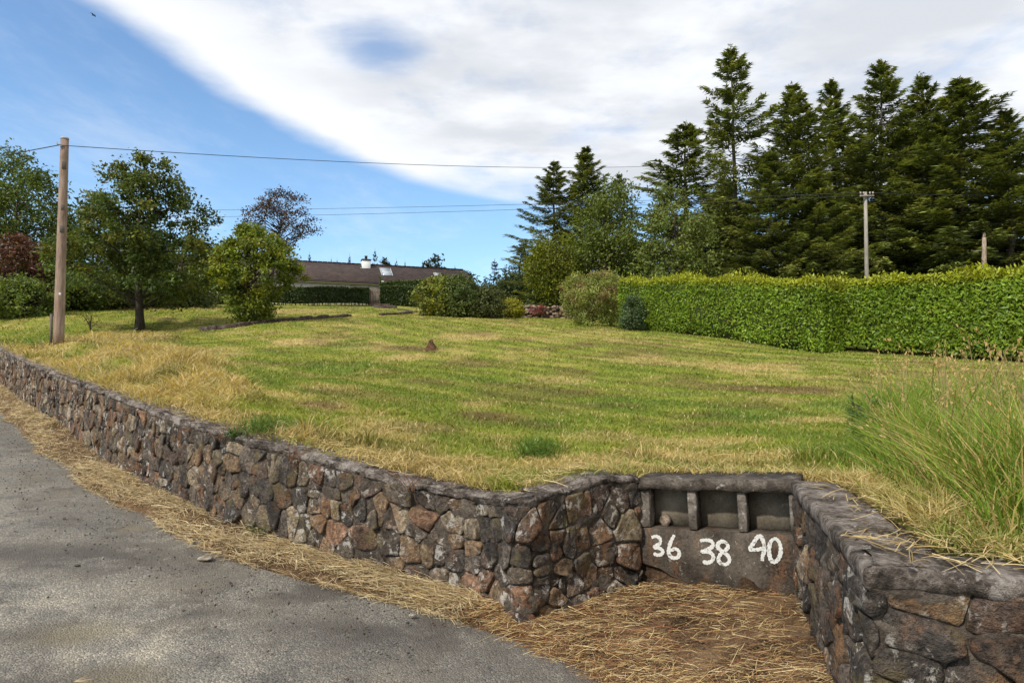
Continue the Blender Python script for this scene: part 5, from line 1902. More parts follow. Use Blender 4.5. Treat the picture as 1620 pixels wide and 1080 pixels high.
def kerb(name, label, pts_px, hgt, width, seed, seg=0.5):
    P = np.array([on_lawn(*q) for q in pts_px])
    P = catmull(P, 8)
    L = np.concatenate(([0], np.cumsum(np.linalg.norm(np.diff(P, axis=0), axis=1))))
    rg = random.Random(seed)
    root = empty(name, P[len(P) // 2], label, 'edging', 'low stone edgings in the lawn')
    s = 0
    while s < L[-1] - 0.2:
        l = rg.uniform(seg * 0.7, seg * 1.4)
        l = min(l, L[-1] - s)
        p0 = np.array([np.interp(s, L, P[:, k]) for k in range(3)])
        p1 = np.array([np.interp(s + l, L, P[:, k]) for k in range(3)])
        d = unit(p1 - p0)
        n = unit(np.array((d[1], -d[0], 0)))
        hh = hgt * rg.uniform(0.75, 1.25)
        c = (p0 + p1) / 2 + np.array((0, 0, hh / 2 - 0.05)) + n * rg.uniform(-.04, .04)
        V, Fs = box(c, d * (l / 2 - 0.012), n * width / 2 * rg.uniform(0.8, 1.2), np.array((0, 0, hh / 2 + 0.05)), 0.03)
        V = V + np.array([[rg.uniform(-.012, .012) for _ in range(3)] for _ in V])
        obj('kerb_stone', V, Fs, M['kerb'], root, None, True, origin=c)
        s += l
    return root


kerb('lawn_edging', 'long low dark edging of stones curving across the lawn behind the bushy tree', [(318, 523), (360, 520), (420, 512), (480, 507), (553, 501)], 0.16, 0.25, 71, 0.6)
kerb('lawn_edging', 'short low dark edging of stones left of the big shrub clump', [(601, 499.5), (625, 498), (652, 496)], 0.13, 0.25, 72, 0.5)
kerb('lawn_edging', 'thin stone edging leading from the steps to the big shrub clump', [(630, 490), (645, 492), (658, 495)], 0.08, 0.2, 73, 0.5)
rg = random.Random(8)
st = on_lawn(606, 486.5)
steps = empty('stone_steps', st, 'two low stone steps in front of the wooden gate', 'steps')
for i, (px, py, w) in enumerate([(602, 484.5, 0.75), (610, 487.5, 0.85)]):
    p = on_lawn(px, py)
    V, Fs = box(p + np.array((0, 0, 0.05)), (w, 0.1, 0), (-0.03, 0.28, 0), (0, 0, 0.13), 0.03)
    V = V + np.array([[rg.uniform(-.015, .015) for _ in range(3)] for _ in V])
    obj('step', V, Fs, M['kerb'], steps, None, True, origin=p)

# rubble retaining wall beyond the lawn
r0, r1 = at(822, 503, 45.5), at(908, 505, 44.0)
root = empty('rubble_wall', np.array(((r0[0] + r1[0]) / 2, 44.8, float(ground((r0[0] + r1[0]) / 2, 44.8)))), 'low wall of heaped rubble stones at the far side of the lawn', 'wall')
ac = Acc()
dd = unit(np.array((r1[0] - r0[0], r1[1] - r0[1], 0)))
n_ = np.array((dd[1], -dd[0], 0))
Lr = np.linalg.norm((r1 - r0)[:2])
rgn = np.random.default_rng(5)
HR = 0.82
for row in range(4):
    s = rgn.uniform(0, 0.2)
    while s < Lr:
        w = rgn.uniform(0.2, 0.46)
        hgt = HR / 4 * rgn.uniform(0.85, 1.15)
        x, y = r0[0] + dd[0] * (s + w / 2), r0[1] + dd[1] * (s + w / 2)
        z = float(ground(x, y)) + (row + 0.5) * HR / 4
        q = np.array((x, y, z)) + n_ * rgn.uniform(-0.03, 0.06)
        V, Fs = box(q, dd * (w / 2 * 0.97), n_ * 0.17, np.array((0, 0, hgt / 2)), 0.06)
        V = V + rgn.normal(size=V.shape) * 0.034 + np.array((0, 0, rgn.normal() * 0.05))
        pal = np.array([(0.10, 0.06, 0.05), (0.14, 0.09, 0.07), (0.30, 0.24, 0.19), (0.09, 0.055, 0.05), (0.19, 0.14, 0.11)])[rgn.integers(0, 5)]
        obj('stone', V, Fs, M['stone'], root, np.broadcast_to(pal, V.shape), True, origin=q)
        s += w
V, Fs = box((r0 + r1) / 2 * np.array((1, 1, 0)) - n_ * 0.28 + np.array((0, 0, float(ground(*((r0 + r1) / 2)[:2])) + HR / 2 - 0.12)), dd * Lr / 2, n_ * 0.3, np.array((0, 0, HR / 2)))
obj('earth_fill', V, Fs, M['soil'], root)
b = np.array((*at(852, 495, 44.4)[:2], float(ground(*at(852, 495, 44.4)[:2])) + 0.30))
V, Fq, Cc, cc = crown_mesh(77, 0.55, [(0.0, 0.3), (0.5, 0.42), (1.0, 0.2)], 50, 40, 0.07, [(0.30, 0.08, 0.09), (0.36, 0.12, 0.14), (0.18, 0.09, 0.06)], 0.08)
ho = obj('heather_plant', V + b, Fq, M['leaf'], None, Cc, origin=b)
tag(ho, 'pinkish red cushion of heather hanging over the rubble wall', 'plant')
# dark low shed behind it
sx0, sx1 = at(862, 490, 47)[0], at(905, 490, 47)[0]
sz0 = float(ground((sx0 + sx1) / 2, 47))
szt = at(880, 477, 47)[2]
shed = empty('garden_shed', np.array(((sx0 + sx1) / 2, 47.6, sz0)), 'low dark wooden shelter behind the rubble wall', 'shed')
V, Fs = box(((sx0 + sx1) / 2, 47.6, (sz0 + szt) / 2 - 0.05), ((sx1 - sx0) / 2, 0, 0), (0, 0.6, 0), (0, 0, (szt - sz0) / 2 - 0.05))
obj('wall', V, Fs, M['shed'], shed)
V = np.array([(sx0 - .1, 46.85, szt - 0.16), (sx1 + .1, 46.85, szt - 0.16), (sx1 + .1, 48.3, szt + .1), (sx0 - .1, 48.3, szt + .1)])
V = np.concatenate([V, V + (0, 0, -0.06)])
obj('roof', V, [np.array([(0, 1, 2, 3), (7, 6, 5, 4), (0, 4, 5, 1), (1, 5, 6, 2), (2, 6, 7, 3), (3, 7, 4, 0)])], M['roof'], shed)

# molehill
def mound(p, r, h, seed, label, mat='earth', name='molehill', cat='soil mound'):
    n, k = 8, 18
    V, Q = [], []
    rr = np.linspace(0, 1, n)
    th = np.linspace(0, 2 * np.pi, k, endpoint=False)
    Rm, Tm = np.meshgrid(rr, th, indexing='ij')
    x, y = p[0] + r * Rm * np.cos(Tm), p[1] + r * Rm * np.sin(Tm)
    z = ground(x, y) - 0.02 + h * (np.cos(np.pi * Rm) * .5 + .5) * (0.3 + 1.4 * fbm(x * 14, y * 14, 4, seed)) + 0.02
    V = np.stack([x, y, z], axis=-1).reshape(-1, 3)
    V[-k:, 2] -= 0.05
    ii = np.arange(n * k).reshape(n, k)
    j2 = (np.arange(k) + 1) % k
    Q = np.stack([ii[:-1], ii[1:], ii[1:][:, j2], ii[:-1][:, j2]], axis=-1).reshape(-1, 4)
    o = obj(name, V, Q, M[mat], None, None, True, origin=np.array(p))
    return tag(o, label, cat)


mp = on_lawn(682, 553)
mound(mp, 0.24, 0.22, 3, 'small dark brown molehill in the middle of the lawn')

# ------------------------------------------------------------------ poles and wires
pb = on_lawn(92.5, 543)
ptop = at(102.5, 221, pb[1])
pole = empty('utility_pole', pb, 'tall weathered wooden utility pole at the left, behind the roadside wall', 'utility pole')
up = unit(ptop - pb)
q = np.linspace(-0.04, 1, 12)[:, None]
V, Fs = tube(pb + (ptop - pb) * q, np.linspace(0.130, 0.094, 12), 18)
obj('shaft', V, Fs, M['pole'], pole, None, True)
V, Fs = tube(np.array([ptop + up * 0.004, ptop + up * 0.05]), (0.102, 0.096), 16)
obj('cap', V, Fs, M['steel'], pole)
Hp = np.linalg.norm(ptop - pb)
tocam = unit(np.array((-pb[0], -pb[1], 0)))
sidev = np.array((-tocam[1], tocam[0], 0))
for f, w, h_ in ((0.868, 0.05, 0.10), (0.66, 0.04, 0.07), (0.553, 0.05, 0.09)):
    c = pb + (ptop - pb) * f + tocam * (0.130 - 0.036 * f)
    V, Fs = box(c, sidev * w, tocam * 0.012, up * h_, 0.004)
    obj('number_plate', V, Fs, M['plate'], pole)
c = pb + (ptop - pb) * 0.235 + tocam * 0.124
V, Fs = box(c, sidev * 0.025, tocam * 0.008, up * 0.035, 0.003)
obj('white_plate', V, Fs, M['whiteplate'], pole)
# cable guard at the foot
V, Fs = tube(np.array([pb - sidev * 0.17 + up * -0.2, pb - sidev * 0.17 + up * 0.75]), 0.035, 8)
obj('cable_guard', V, Fs, M['plate'], pole)
wp = pb + (ptop - pb) * 0.965
V, Fs = tube(np.array([wp - sidev * 0.02 + tocam * 0.10, wp - sidev * 0.16 + tocam * 0.10, wp - sidev * 0.18 + tocam * 0.10 + up * 0.08]), 0.016, 6)
obj('bracket', V, Fs, M['steel'], pole)

d2 = 38.5
gb = spot(1374, d2, -0.3)
gtp = at(1369, 304, d2)
gp = empty('utility_pole', gb, 'grey wooden pole with a small crossarm standing behind the laurel hedge', 'utility pole')
V, Fs = tube(np.array([gb, lerp(gb, gtp, .5), gtp]), (0.125, 0.108, 0.09), 14)
obj('shaft', V, Fs, M['greypole'], gp, None, True)
arm_z = at(1369, 311, d2)[2]
c = np.array((gtp[0], gtp[1] - 0.15, arm_z))
V, Fs = box(c, (0.44, 0.085, 0.028), (-0.009, 0.045, 0), (0, 0, 0.04), 0.01)
obj('crossarm', V, Fs, M['greypole'], gp)
for dx in (-0.39, -0.2, 0.2, 0.39):
    b0 = c + np.array((dx, dx * 0.19, 0.04 + dx * 0.064))
    V, Fs = tube(np.array([b0, b0 + (0, 0, .07), b0 + (0, 0, .09), b0 + (0, 0, .13), b0 + (0, 0, .15), b0 + (0, 0, .19)]), (0.02, 0.02, 0.055, 0.055, 0.04, 0.045), 8)
    obj('insulator', V, Fs, M['porcelain'], gp)
V, Fs = box(c + np.array((0.18, 0.05, -0.18)), (0.02, 0, 0.15), (0, 0.01, 0), (0.012, 0, 0.0))
obj('brace', V, Fs, M['steel'], gp)

# broken snag and bare trunk
sb = spot(1559, 34, -0.3)
stp = at(1557, 376, 34)
rgn = np.random.default_rng(12)
snag = empty('broken_snag', sb, 'pale broken tree snag standing above the right part of the hedge', 'dead tree')
q = np.linspace(0, 1, 9)[:, None]
P = sb + (stp - sb) * q + rgn.normal(size=(9, 3)) * 0.02
V, Fs = tube(P, np.linspace(0.17, 0.09, 9), 9)
a = Acc().add(V, Fs, (0.30, 0.24, 0.19))
for k in range(5):
    p0 = P[4 + k % 4]
    V, Fs = tube(np.array([p0, p0 + np.array((rgn.uniform(-.5, .5), rgn.uniform(-.3, .3), rgn.uniform(0, .3)))]), (0.025, 0.008), 5)
    a.add(V, Fs, (0.25, 0.2, 0.16))
for k in range(4):
    p0 = P[-1] + np.array((rgn.uniform(-.05, .05), rgn.uniform(-.05, .05), -0.05))
    V, Fs = tube(np.array([p0, p0 + np.array((rgn.uniform(-.03, .03), 0, rgn.uniform(.15, .35)))]), (0.03, 0.004), 4)
    a.add(V, Fs, (0.32, 0.26, 0.2))
a.obj('trunk', M['bark'], snag, True)


def wire(name, label, P0, P1, sag, r, group=None):
    t = np.linspace(0, 1, 40)[:, None]
    P = P0 + (P1 - P0) * t + np.array((0, 0, -1.0)) * sag * 4 * t * (1 - t)
    V, Fs = tube(P, r, 5)
    o = obj(name, V, Fs, M['wire'], None, None, True, origin=np.array(P0))
    tag(o, label, 'wire', group)


wq = wp + tocam * 0.10
wire('overhead_wire', 'highest single wire running right from the left utility pole across the sky', wq, at(1172, 254, 47), 0.55, 0.0105)
wire('overhead_wire', 'short wire running from the left utility pole out of view to the left', wq - sidev * 0.1, at(-260, 282, 27), 0.1, 0.013)
wire('overhead_wire', 'upper of the two low parallel wires in the middle of the sky', at(-40, 330, 66), c + np.array((-0.39, -0.075, 0.17)), 0.5, 0.0135)
wire('overhead_wire', 'lower of the two low parallel wires in the middle of the sky', at(-40, 343, 66), c + np.array((-0.25, -0.06, 0.0)), 0.5, 0.0135)
wire('overhead_wire', 'wire running right from the grey pole through the spruces', c + np.array((0.39, 0.075, 0.2)), at(1900, 296, 40), 0.3, 0.010)

# ------------------------------------------------------------------ grass


def blades(P, hgt, wid, lean, rg, col, tip=1.25):
    """single bent blades of two segments: P roots, lean (n,2) horizontal displacement of the tip"""
    n = len(P)
    ang = rg.random(n) * 2 * np.pi
    b = np.stack([np.cos(ang), np.sin(ang), np.zeros(n)], axis=1) * (wid * 0.5)[:, None]
    mid = P + np.concatenate([lean * 0.35, (hgt * 0.62)[:, None]], axis=1)
    top = P + np.concatenate([lean, hgt[:, None] * 0.98], axis=1)
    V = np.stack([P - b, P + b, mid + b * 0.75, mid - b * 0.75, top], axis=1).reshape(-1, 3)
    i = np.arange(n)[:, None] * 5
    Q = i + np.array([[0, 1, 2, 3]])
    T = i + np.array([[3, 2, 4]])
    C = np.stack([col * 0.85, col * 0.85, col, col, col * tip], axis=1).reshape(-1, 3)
    return V, [Q, T], C


rg = np.random.default_rng(99)


def polar(n, r0, r1, a0, a1, pw):
    """points with density falling with distance: finer turf is only told apart near by"""
    u_ = rg.random(n)
    e_ = 2 - pw
    r = (r0 ** e_ + (r1 ** e_ - r0 ** e_) * u_) ** (1 / e_)
    th = np.radians(a0 + (a1 - a0) * rg.random(n))
    return r * np.sin(th), r * np.cos(th)


x, y = polar(335000, 3.0, 52, -44, 44, 1.85)
ok = inside(x, y)
x, y = x[ok], y[ok]
wd = look(GD, x, y)
lim = np.where(x > 0.9, 0.31, 0.10)
ok = wd > lim + 0.06 * fbm(x * 2, y * 2, 2, 90)
x, y, wd = x[ok], y[ok], wd[ok]
z = ground(x, y)
dist = np.hypot(x, y)
c, stw, brn, lsh = turf(x, y, wd)
edge = sst(wd, 1.0, 0.35)
strawband = np.zeros(len(x))
for k, cx, cy, rx, ry, a_ in PATCH[:6]:
    strawband = np.maximum(strawband, sst(np.hypot((x - cx) / rx, (y - cy) / ry), 1.3, 0.4))
hgt = 0.02 + 0.02 * rg.random(len(x)) + 0.02 * fbm(x * 1.5, y * 1.5, 3, 61) + edge * 0.07 * rg.random(len(x)) * fbm(x * 2.2, y * 2.2, 2, 66) * 2 + strawband * 0.17 * rg.random(len(x)) * fbm(x * 2.5, y * 2.5, 3, 62) * 1.5
hgt = hgt + lsh * 0.03 * rg.random(len(x)) + 0.16 * sst(fbm(x * 1.1 + 5, y * 1.1, 3, 63), 0.66, 0.76) * rg.random(len(x)) * sst(wd, 3.5, 1.0)
hgt = hgt * (1 + 0.012 * dist)
wid = (0.0044 + 0.0010 * dist) * (0.7 + 0.6 * rg.random(len(x)))
lean = rg.normal(size=(len(x), 2)) * (hgt * (0.65 + 0.6 * strawband + 0.4 * edge))[:, None]
isstraw = rg.random(len(x)) < np.clip(0.08 + 0.75 * stw, 0, 1)
col = np.where(isstraw[:, None], np.array((0.46, 0.36, 0.165)), c * np.array((0.92, 1.0, 0.9)))
col = col * (0.7 + 0.6 * rg.random((len(x), 1)))
keep = rg.random(len(x)) > brn * 0.6
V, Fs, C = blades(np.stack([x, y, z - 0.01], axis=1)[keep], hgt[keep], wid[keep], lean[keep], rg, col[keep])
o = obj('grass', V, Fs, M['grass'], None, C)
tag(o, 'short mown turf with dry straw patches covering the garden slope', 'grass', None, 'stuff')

# long grass at the right, behind the right-hand wall
poly = np.array([(1.52, 3.1), (1.95, 4.3), (2.9, 5.9), (4.2, 8.0), (6.0, 10.0), (11, 11.5), (11, 0.5), (4.5, 1.9), (1.7, 2.75)])


def in_poly(x, y, P):
    r = np.zeros(len(x), bool)
    for i in range(len(P)):
        x1, y1 = P[i]
        x2, y2 = P[(i + 1) % len(P)]
        cnd = ((y1 > y) != (y2 > y)) & (x < (x2 - x1) * (y - y1) / (y2 - y1 + 1e-12) + x1)
        r ^= cnd
    return r


def tall_patch(n):
    x, y = rg.uniform(1.4, 9.5, n), rg.uniform(1.0, 11.0, n)
    ok = in_poly(x + (fbm(x * 1.5, y * 1.5, 3, 3) - .5) * 1.2, y, poly) & inside(x, y)
    x, y = x[ok], y[ok]
    wd = look(GD, x, y)
    ok = (wd > 0.38) & (rg.random(len(x)) < np.clip(1.25 - np.hypot(x, y) * 0.07, 0.3, 1))
    x, y, wd = x[ok], y[ok], wd[ok]
    e = np.minimum(sst(wd, 0.40, 0.85), sst((x - (1.62 + 0.45 * (y - 3.1))), 0.0, 0.5))
    return x, y, wd, e


x, y, wd, e_ = tall_patch(200000)
z = ground(x, y)
cl = fbm(x * 1.6, y * 1.6, 3, 14)
hgt = (0.07 + 0.54 * e_ * (0.3 + 1.0 * cl)) * (0.55 + 0.6 * rg.random(len(x)))
wid = (0.0045 + 0.0008 * np.hypot(x, y)) * (0.7 + 0.7 * rg.random(len(x)))
lean = rg.normal(size=(len(x), 2)) * (hgt * rg.uniform(0.25, 0.85, len(x)))[:, None] + np.array((-0.05, -0.04)) * (hgt * 0.6)[:, None]
dry = np.clip(0.15 + 0.75 * sst(wd, 0.66, 0.38) + 0.35 * sst(fbm(x * 0.9, y * 0.9, 3, 15), 0.5, 0.65), 0, 1)
isst = rg.random(len(x)) < dry * 0.6
gcol = lerp((0.10, 0.185, 0.022), (0.22, 0.30, 0.038), rg.random(len(x))[:, None])
col = np.where(isst[:, None], np.array((0.44, 0.34, 0.13)), gcol) * (0.7 + 0.6 * rg.random((len(x), 1)))
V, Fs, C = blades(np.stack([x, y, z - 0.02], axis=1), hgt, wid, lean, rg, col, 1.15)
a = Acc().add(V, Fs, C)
# flowering stems with drooping pale heads
n = 900
x, y, wd, e_ = tall_patch(7000)
x, y, e_ = x[e_ > 0.45][:n], y[e_ > 0.45][:n], e_[e_ > 0.45][:n]
for i in range(len(x)):
    zz = float(ground(x[i], y[i]))
    h_ = rg.uniform(0.45, 0.92) * (0.6 + 0.4 * e_[i])
    ln = rg.normal(size=2) * 0.13 + np.array((-0.05, 0))
    t = np.linspace(0, 1, 5)[:, None]
    P = np.array((x[i], y[i], zz)) + np.concatenate([ln[None] * t ** 2, t * h_], axis=1)
    V, Fs = tube(P, 0.0020 + 0.00018 * y[i], 3, False)
    cc = np.array((0.42, 0.34, 0.16)) * rg.uniform(0.8, 1.25) if rg.random() < 0.75 else np.array((0.25, 0.26, 0.08))
    a.add(V, Fs, cc)
    m = 12
    q = rg.random(m)
    dr = unit(P[-1] - P[-2])
    C_ = P[-1] + dr * (q[:, None] * 0.14 - 0.07) + rg.normal(size=(m, 3)) * 0.009
    C_[:, :2] += (ln * 0.9)[None] * (q[:, None]) ** 2 * 0.5
    V, Fq = leaf_quads(C_, 0.026, 0.007 + 0.0006 * y[i], dr + rg.normal(size=(m, 3)) * 0.3, rg.normal(size=(m, 3)))
    a.add(V, Fq, cc * np.array((1.15, 1.0, 0.95)))
o = a.obj('long_grass', M['grass'])
tag(o, 'tall rank grass with pale seed heads above the right wall', 'long grass', None, 'stuff')

# straw and hay: cut stalks lying along the foot of the wall and over the bay
def stalks(P, dirs, ln, wid, rg, col):
    n = len(P)
    d = unit(dirs)
    up = np.array((0, 0, 1.0)) + rg.normal(size=(n, 3)) * 0.35
    b = unit(np.cross(d, up)) * (wid * 0.5)[:, None]
    L = ln[:, None]
    bow = (rg.normal(size=n) * 0.06)[:, None] * L * np.cross(d, np.array((0, 0, 1.0))) + np.array((0, 0, 1.0)) * (np.abs(rg.normal(size=n)) * 0.04)[:, None] * L
    p0, p1, p2 = P - d * L * .5, P + bow, P + d * L * .5
    V = np.stack([p0 - b, p0 + b, p1 + b, p1 - b, p2 + b * 0.6, p2 - b * 0.6], axis=1).reshape(-1, 3)
    i = np.arange(n)[:, None] * 6
    return V, np.concatenate([i + np.array([[0, 1, 2, 3]]), i + np.array([[3, 2, 4, 5]])]), np.repeat(col, 6, axis=0)


def verge_point(i, t):
    """i along (float index), t across 0..1"""
    i0 = np.clip(i.astype(int), 0, ni - 2)
    fi = i - i0
    k = np.clip(t, 0, 0.999) * (K - 1)
    k0 = k.astype(int)
    fk = k - k0
    p = lambda a, b: _VP[a, b]
    return (p(i0, k0) * (1 - fi)[:, None] + p(i0 + 1, k0) * fi[:, None]) * (1 - fk)[:, None] + (p(i0, k0 + 1) * (1 - fi)[:, None] + p(i0 + 1, k0 + 1) * fi[:, None]) * fk[:, None]


a = Acc()
n = 52000
arc = np.concatenate(([0], np.cumsum(np.linalg.norm(np.diff(VI, axis=0), axis=1))))
dI = VI[:, 1]
i = nL * (1 - (1 - rg.random(n)) ** 1.0)
# equal numbers per metre, thinning out far up the road
w_ = np.gradient(arc)[:nL] * np.clip(7 / np.maximum(dI[:nL], 5), 0.15, 1.4)
cdf = np.cumsum(w_) / w_.sum()
i = np.interp(rg.random(n), cdf, np.arange(nL))
t = np.clip(0.17 + np.abs(rg.normal(size=n)) * 0.05 + rg.random(n) ** 0.8 * 0.90, 0, 1.06)
dens = fbm(i * 0.09, t * 2.0, 3, 50)
ok = rg.random(n) < np.clip((dens - 0.35) * 4.0, 0.12, 1) * (1 - 0.6 * sst(t, 0.6, 1.05))
i, t = i[ok], t[ok]
P = verge_point(i, np.clip(t, 0, 1))
P[:, 2] += np.abs(rg.normal(size=len(P))) * 0.022 * (1 - t * 0.6) + 0.008
over = t > 0.98
P[over, 2] = road_z(P[over, 0], P[over, 1]) + 0.012
tg = unit(np.stack([np.interp(i, np.arange(ni), np.gradient(VI[:, 0])), np.interp(i, np.arange(ni), np.gradient(VI[:, 1])), np.zeros(len(i))], axis=1))
ang = rg.normal(size=len(P)) * 0.65
d = np.stack([tg[:, 0] * np.cos(ang) - tg[:, 1] * np.sin(ang), tg[:, 0] * np.sin(ang) + tg[:, 1] * np.cos(ang), rg.normal(size=len(P)) * 0.10], axis=1)
d[:, 2] += 0.0655 * (-d[:, 0] + d[:, 1]) * 0.7071
ln = rg.uniform(0.06, 0.26, len(P))
wid = 0.0012 + 0.00042 * P[:, 1] * rg.uniform(0.6, 1.3, len(P))
col = pick_col(rg, len(P), [(0.56, 0.45, 0.25), (0.47, 0.35, 0.18), (0.64, 0.54, 0.34), (0.36, 0.25, 0.13), (0.25, 0.17, 0.10), (0.42, 0.36, 0.22)], 0.28)
V, Fq, C = stalks(P, d, ln, wid, rg, col)
a.add(V, Fq, C)
# the bay: thinner litter over brown soil, with longer stalks
n = 40000
i = nL - 8 + rg.random(n) * 128
t = rg.random(n)
dens = fbm(i * 0.12, t * 7.0, 4, 54)
ok = rg.random(n) < np.clip((dens - 0.33) * 4.5, 0.14, 0.95)
i, t = np.minimum(i[ok], ni - 1.01), t[ok]
P = verge_point(i, t)
sel = (P[:, 0] > -0.7) & (P[:, 0] < 2.4)
P, i, t = P[sel], i[sel], t[sel]
P[:, 2] += np.abs(rg.normal(size=len(P))) * 0.014 + 0.008
ang = rg.normal(size=len(P)) * 0.7 + 0.1
d = np.stack([np.cos(ang), np.sin(ang), rg.normal(size=len(P)) * 0.07], axis=1)
ln = rg.uniform(0.015, 0.15, len(P)) * (1 + 1.6 * (rg.random(len(P)) > 0.95))
wid = 0.0010 + 0.00038 * P[:, 1] * rg.uniform(0.6, 1.3, len(P))
col = pick_col(rg, len(P), [(0.60, 0.46, 0.22), (0.48, 0.33, 0.14), (0.68, 0.55, 0.31), (0.34, 0.19, 0.085), (0.28, 0.11, 0.05), (0.15, 0.09, 0.05)], 0.25)
V, Fq, C = stalks(P, d, ln, wid, rg, col)
a.add(V, Fq, C)
# wisps on the coping and behind it
for W, nn_ in ((wallL, 4200), (wallR, 650)):
    s = rg.uniform(max(0, W.L - 20) if W is wallL else 0, W.L if W is wallL else 4.0, nn_)
    dI_ = W.at(s, np.ones(nn_), np.zeros(nn_))[:, 1]
    w = -0.05 - np.abs(rg.normal(size=nn_)) * 0.16 if W is wallR else -0.02 - np.abs(rg.normal(size=nn_)) * 0.20
    w = np.where(rg.random(nn_) < 0.82, -0.24 - rg.random(nn_) * 0.25, w)
    P = W.at(s, np.ones(nn_), w)
    P[:, 2] += 0.022 + np.abs(rg.normal(size=nn_)) * 0.010
    ang = rg.random(nn_) * 6.28
    d = np.stack([np.cos(ang), np.sin(ang), rg.normal(size=nn_) * 0.12], axis=1)
    col = pick_col(rg, nn_, [(0.50, 0.37, 0.16), (0.42, 0.30, 0.12), (0.56, 0.44, 0.22)], 0.2)
    V, Fq, C = stalks(P, d, rg.uniform(0.05, 0.2, nn_), 0.002 + 0.0005 * dI_, rg, col)
    a.add(V, Fq, C)
o = a.obj('dry_grass', M['straw'])
tag(o, 'dry cut grass stalks strewn along the foot of the wall and over the bay', 'dry grass', None, 'stuff')

# raked hay lying over the turf
n = 16000
x, y = polar(n, 4.5, 30, -42, 40, 1.3)
ok = inside(x, y) & (look(GD, x, y) > 0.4)
x, y = x[ok], y[ok]
c, stw, brn, lsh = turf(x, y, look(GD, x, y))
ok = rg.random(len(x)) < np.clip(stw * 1.1 - 0.35 + brn * 0.3, 0, 1)
x, y = x[ok], y[ok]
P = np.stack([x, y, ground(x, y) + 0.035 + rg.random(len(x)) * 0.03], axis=1)
ang = rg.random(len(x)) * 6.28
d = np.stack([np.cos(ang), np.sin(ang), rg.normal(size=len(x)) * 0.12], axis=1)
V, Fq, C = stalks(P, d, rg.uniform(0.06, 0.22, len(x)), 0.003 + 0.0007 * y, rg, pick_col(rg, len(x), [(0.50, 0.37, 0.15), (0.42, 0.30, 0.11), (0.36, 0.22, 0.09)], 0.2))
o = obj('hay', V, Fq, M['straw'], None, C)
tag(o, 'loose dry hay lying in drifts on the mown turf', 'hay', None, 'stuff')

# grit and small stones on the road edge and in the bay
n = 9000
i = rg.random(n) * (ni - 2)
t = rg.random(n)
Pv = verge_point(np.minimum(i, ni - 1.01), t)
xr = np.where(rg.random(n) < 0.72, 0, 1)
ex = EDGE[(rg.random(n) * (len(EDGE) - 1)).astype(int)]
off = rg.normal(size=(n, 2)) * np.array((0.35, 0.35)) + np.array((-0.25, -0.3))
Pr = np.concatenate([ex + off, np.zeros((n, 1))], axis=1)
Pr[:, 2] = road_z(Pr[:, 0], Pr[:, 1]) + 0.024
P = np.where(xr[:, None] == 0, Pr, Pv + np.array((0, 0, 0.004)))
ok = ~(inside(P[:, 0], P[:, 1])) & (P[:, 1] < 13) & (P[:, 1] > 0.8)
P = P[ok]
n = len(P)
s = 0.0035 + 0.0085 * rg.random(n) ** 2.2
O = np.array([(1, 0, 0), (-1, 0, 0), (0, 1, 0), (0, -1, 0), (0, 0, .7), (0, 0, -.7)], float)
V = (P[:, None, :] + (O[None] * (1 + 0.35 * rg.normal(size=(n, 6, 1)))) * s[:, None, None]).reshape(-1, 3)
T0 = np.array([(0, 2, 4), (2, 1, 4), (1, 3, 4), (3, 0, 4), (2, 0, 5), (1, 2, 5), (3, 1, 5), (0, 3, 5)])
T = (np.arange(n)[:, None, None] * 6 + T0[None]).reshape(-1, 3)
C = np.repeat(pick_col(rg, n, [(0.10, 0.10, 0.10), (0.16, 0.155, 0.15), (0.22, 0.2, 0.18), (0.075, 0.07, 0.068)], 0.3), 6, axis=0)
o = obj('gravel', V, T, M['stone'], None, C)
tag(o, 'loose grit scattered along the edge of the road', 'gravel', None, 'stuff')

# ------------------------------------------------------------------ small plants and oddments


def weed(name, base, label, cat, n, hgt, pal, leaf, spread, seed, stemcol=(0.2, 0.09, 0.05), lean=0.35, group=None, asp=0.3, per=7):
    rg = np.random.default_rng(seed)
    a = Acc()
    for k in range(n):
        p0 = np.array(base) + np.array((*rg.normal(size=2) * spread, -0.01))
        h_ = hgt * rg.uniform(0.5, 1.1)
        ln = rg.normal(size=2) * h_ * lean
        t = np.linspace(0, 1, 5)[:, None]
        P = p0 + np.concatenate([ln[None] * t ** 1.5, t * h_ * (1 - 0.15 * t)], axis=1)
        V, Fs = tube(P, np.linspace(0.0032, 0.0014, 5), 4, False)
        a.add(V, Fs, stemcol)
        q = 0.2 + 0.8 * rg.random(per)
        Cn = np.stack([np.interp(q, t[:, 0], P[:, j]) for j in range(3)], axis=1)
        d = rg.normal(size=(per, 3)) + np.array((0, 0, 0.4))
        s = leaf * rg.uniform(0.6, 1.3, per)
        V, Fq = leaf_quads(Cn + unit(d) * s[:, None] * 0.5, s, s * asp, d, rg.normal(size=(per, 3)) + np.array((0, 0, 1)))
        a.add(V, Fq, np.repeat(pick_col(rg, per, pal, 0.25), 4, axis=0))
    o = a.obj(name, M['leaf'], None, False, np.array(base))
    return tag(o, label, cat, group)


def foot(px, py, z_off=0.0):
    """point on the verge / bay soil seen at (px, py)"""
    r = ray(px, py)
    t = 4.0
    for _ in range(8):
        t = (road_z(r[0] * t, r[1] * t) + 0.05 - EYE) / r[2]
    return np.array((r[0] * t, r[1] * t, EYE + r[2] * t + z_off))


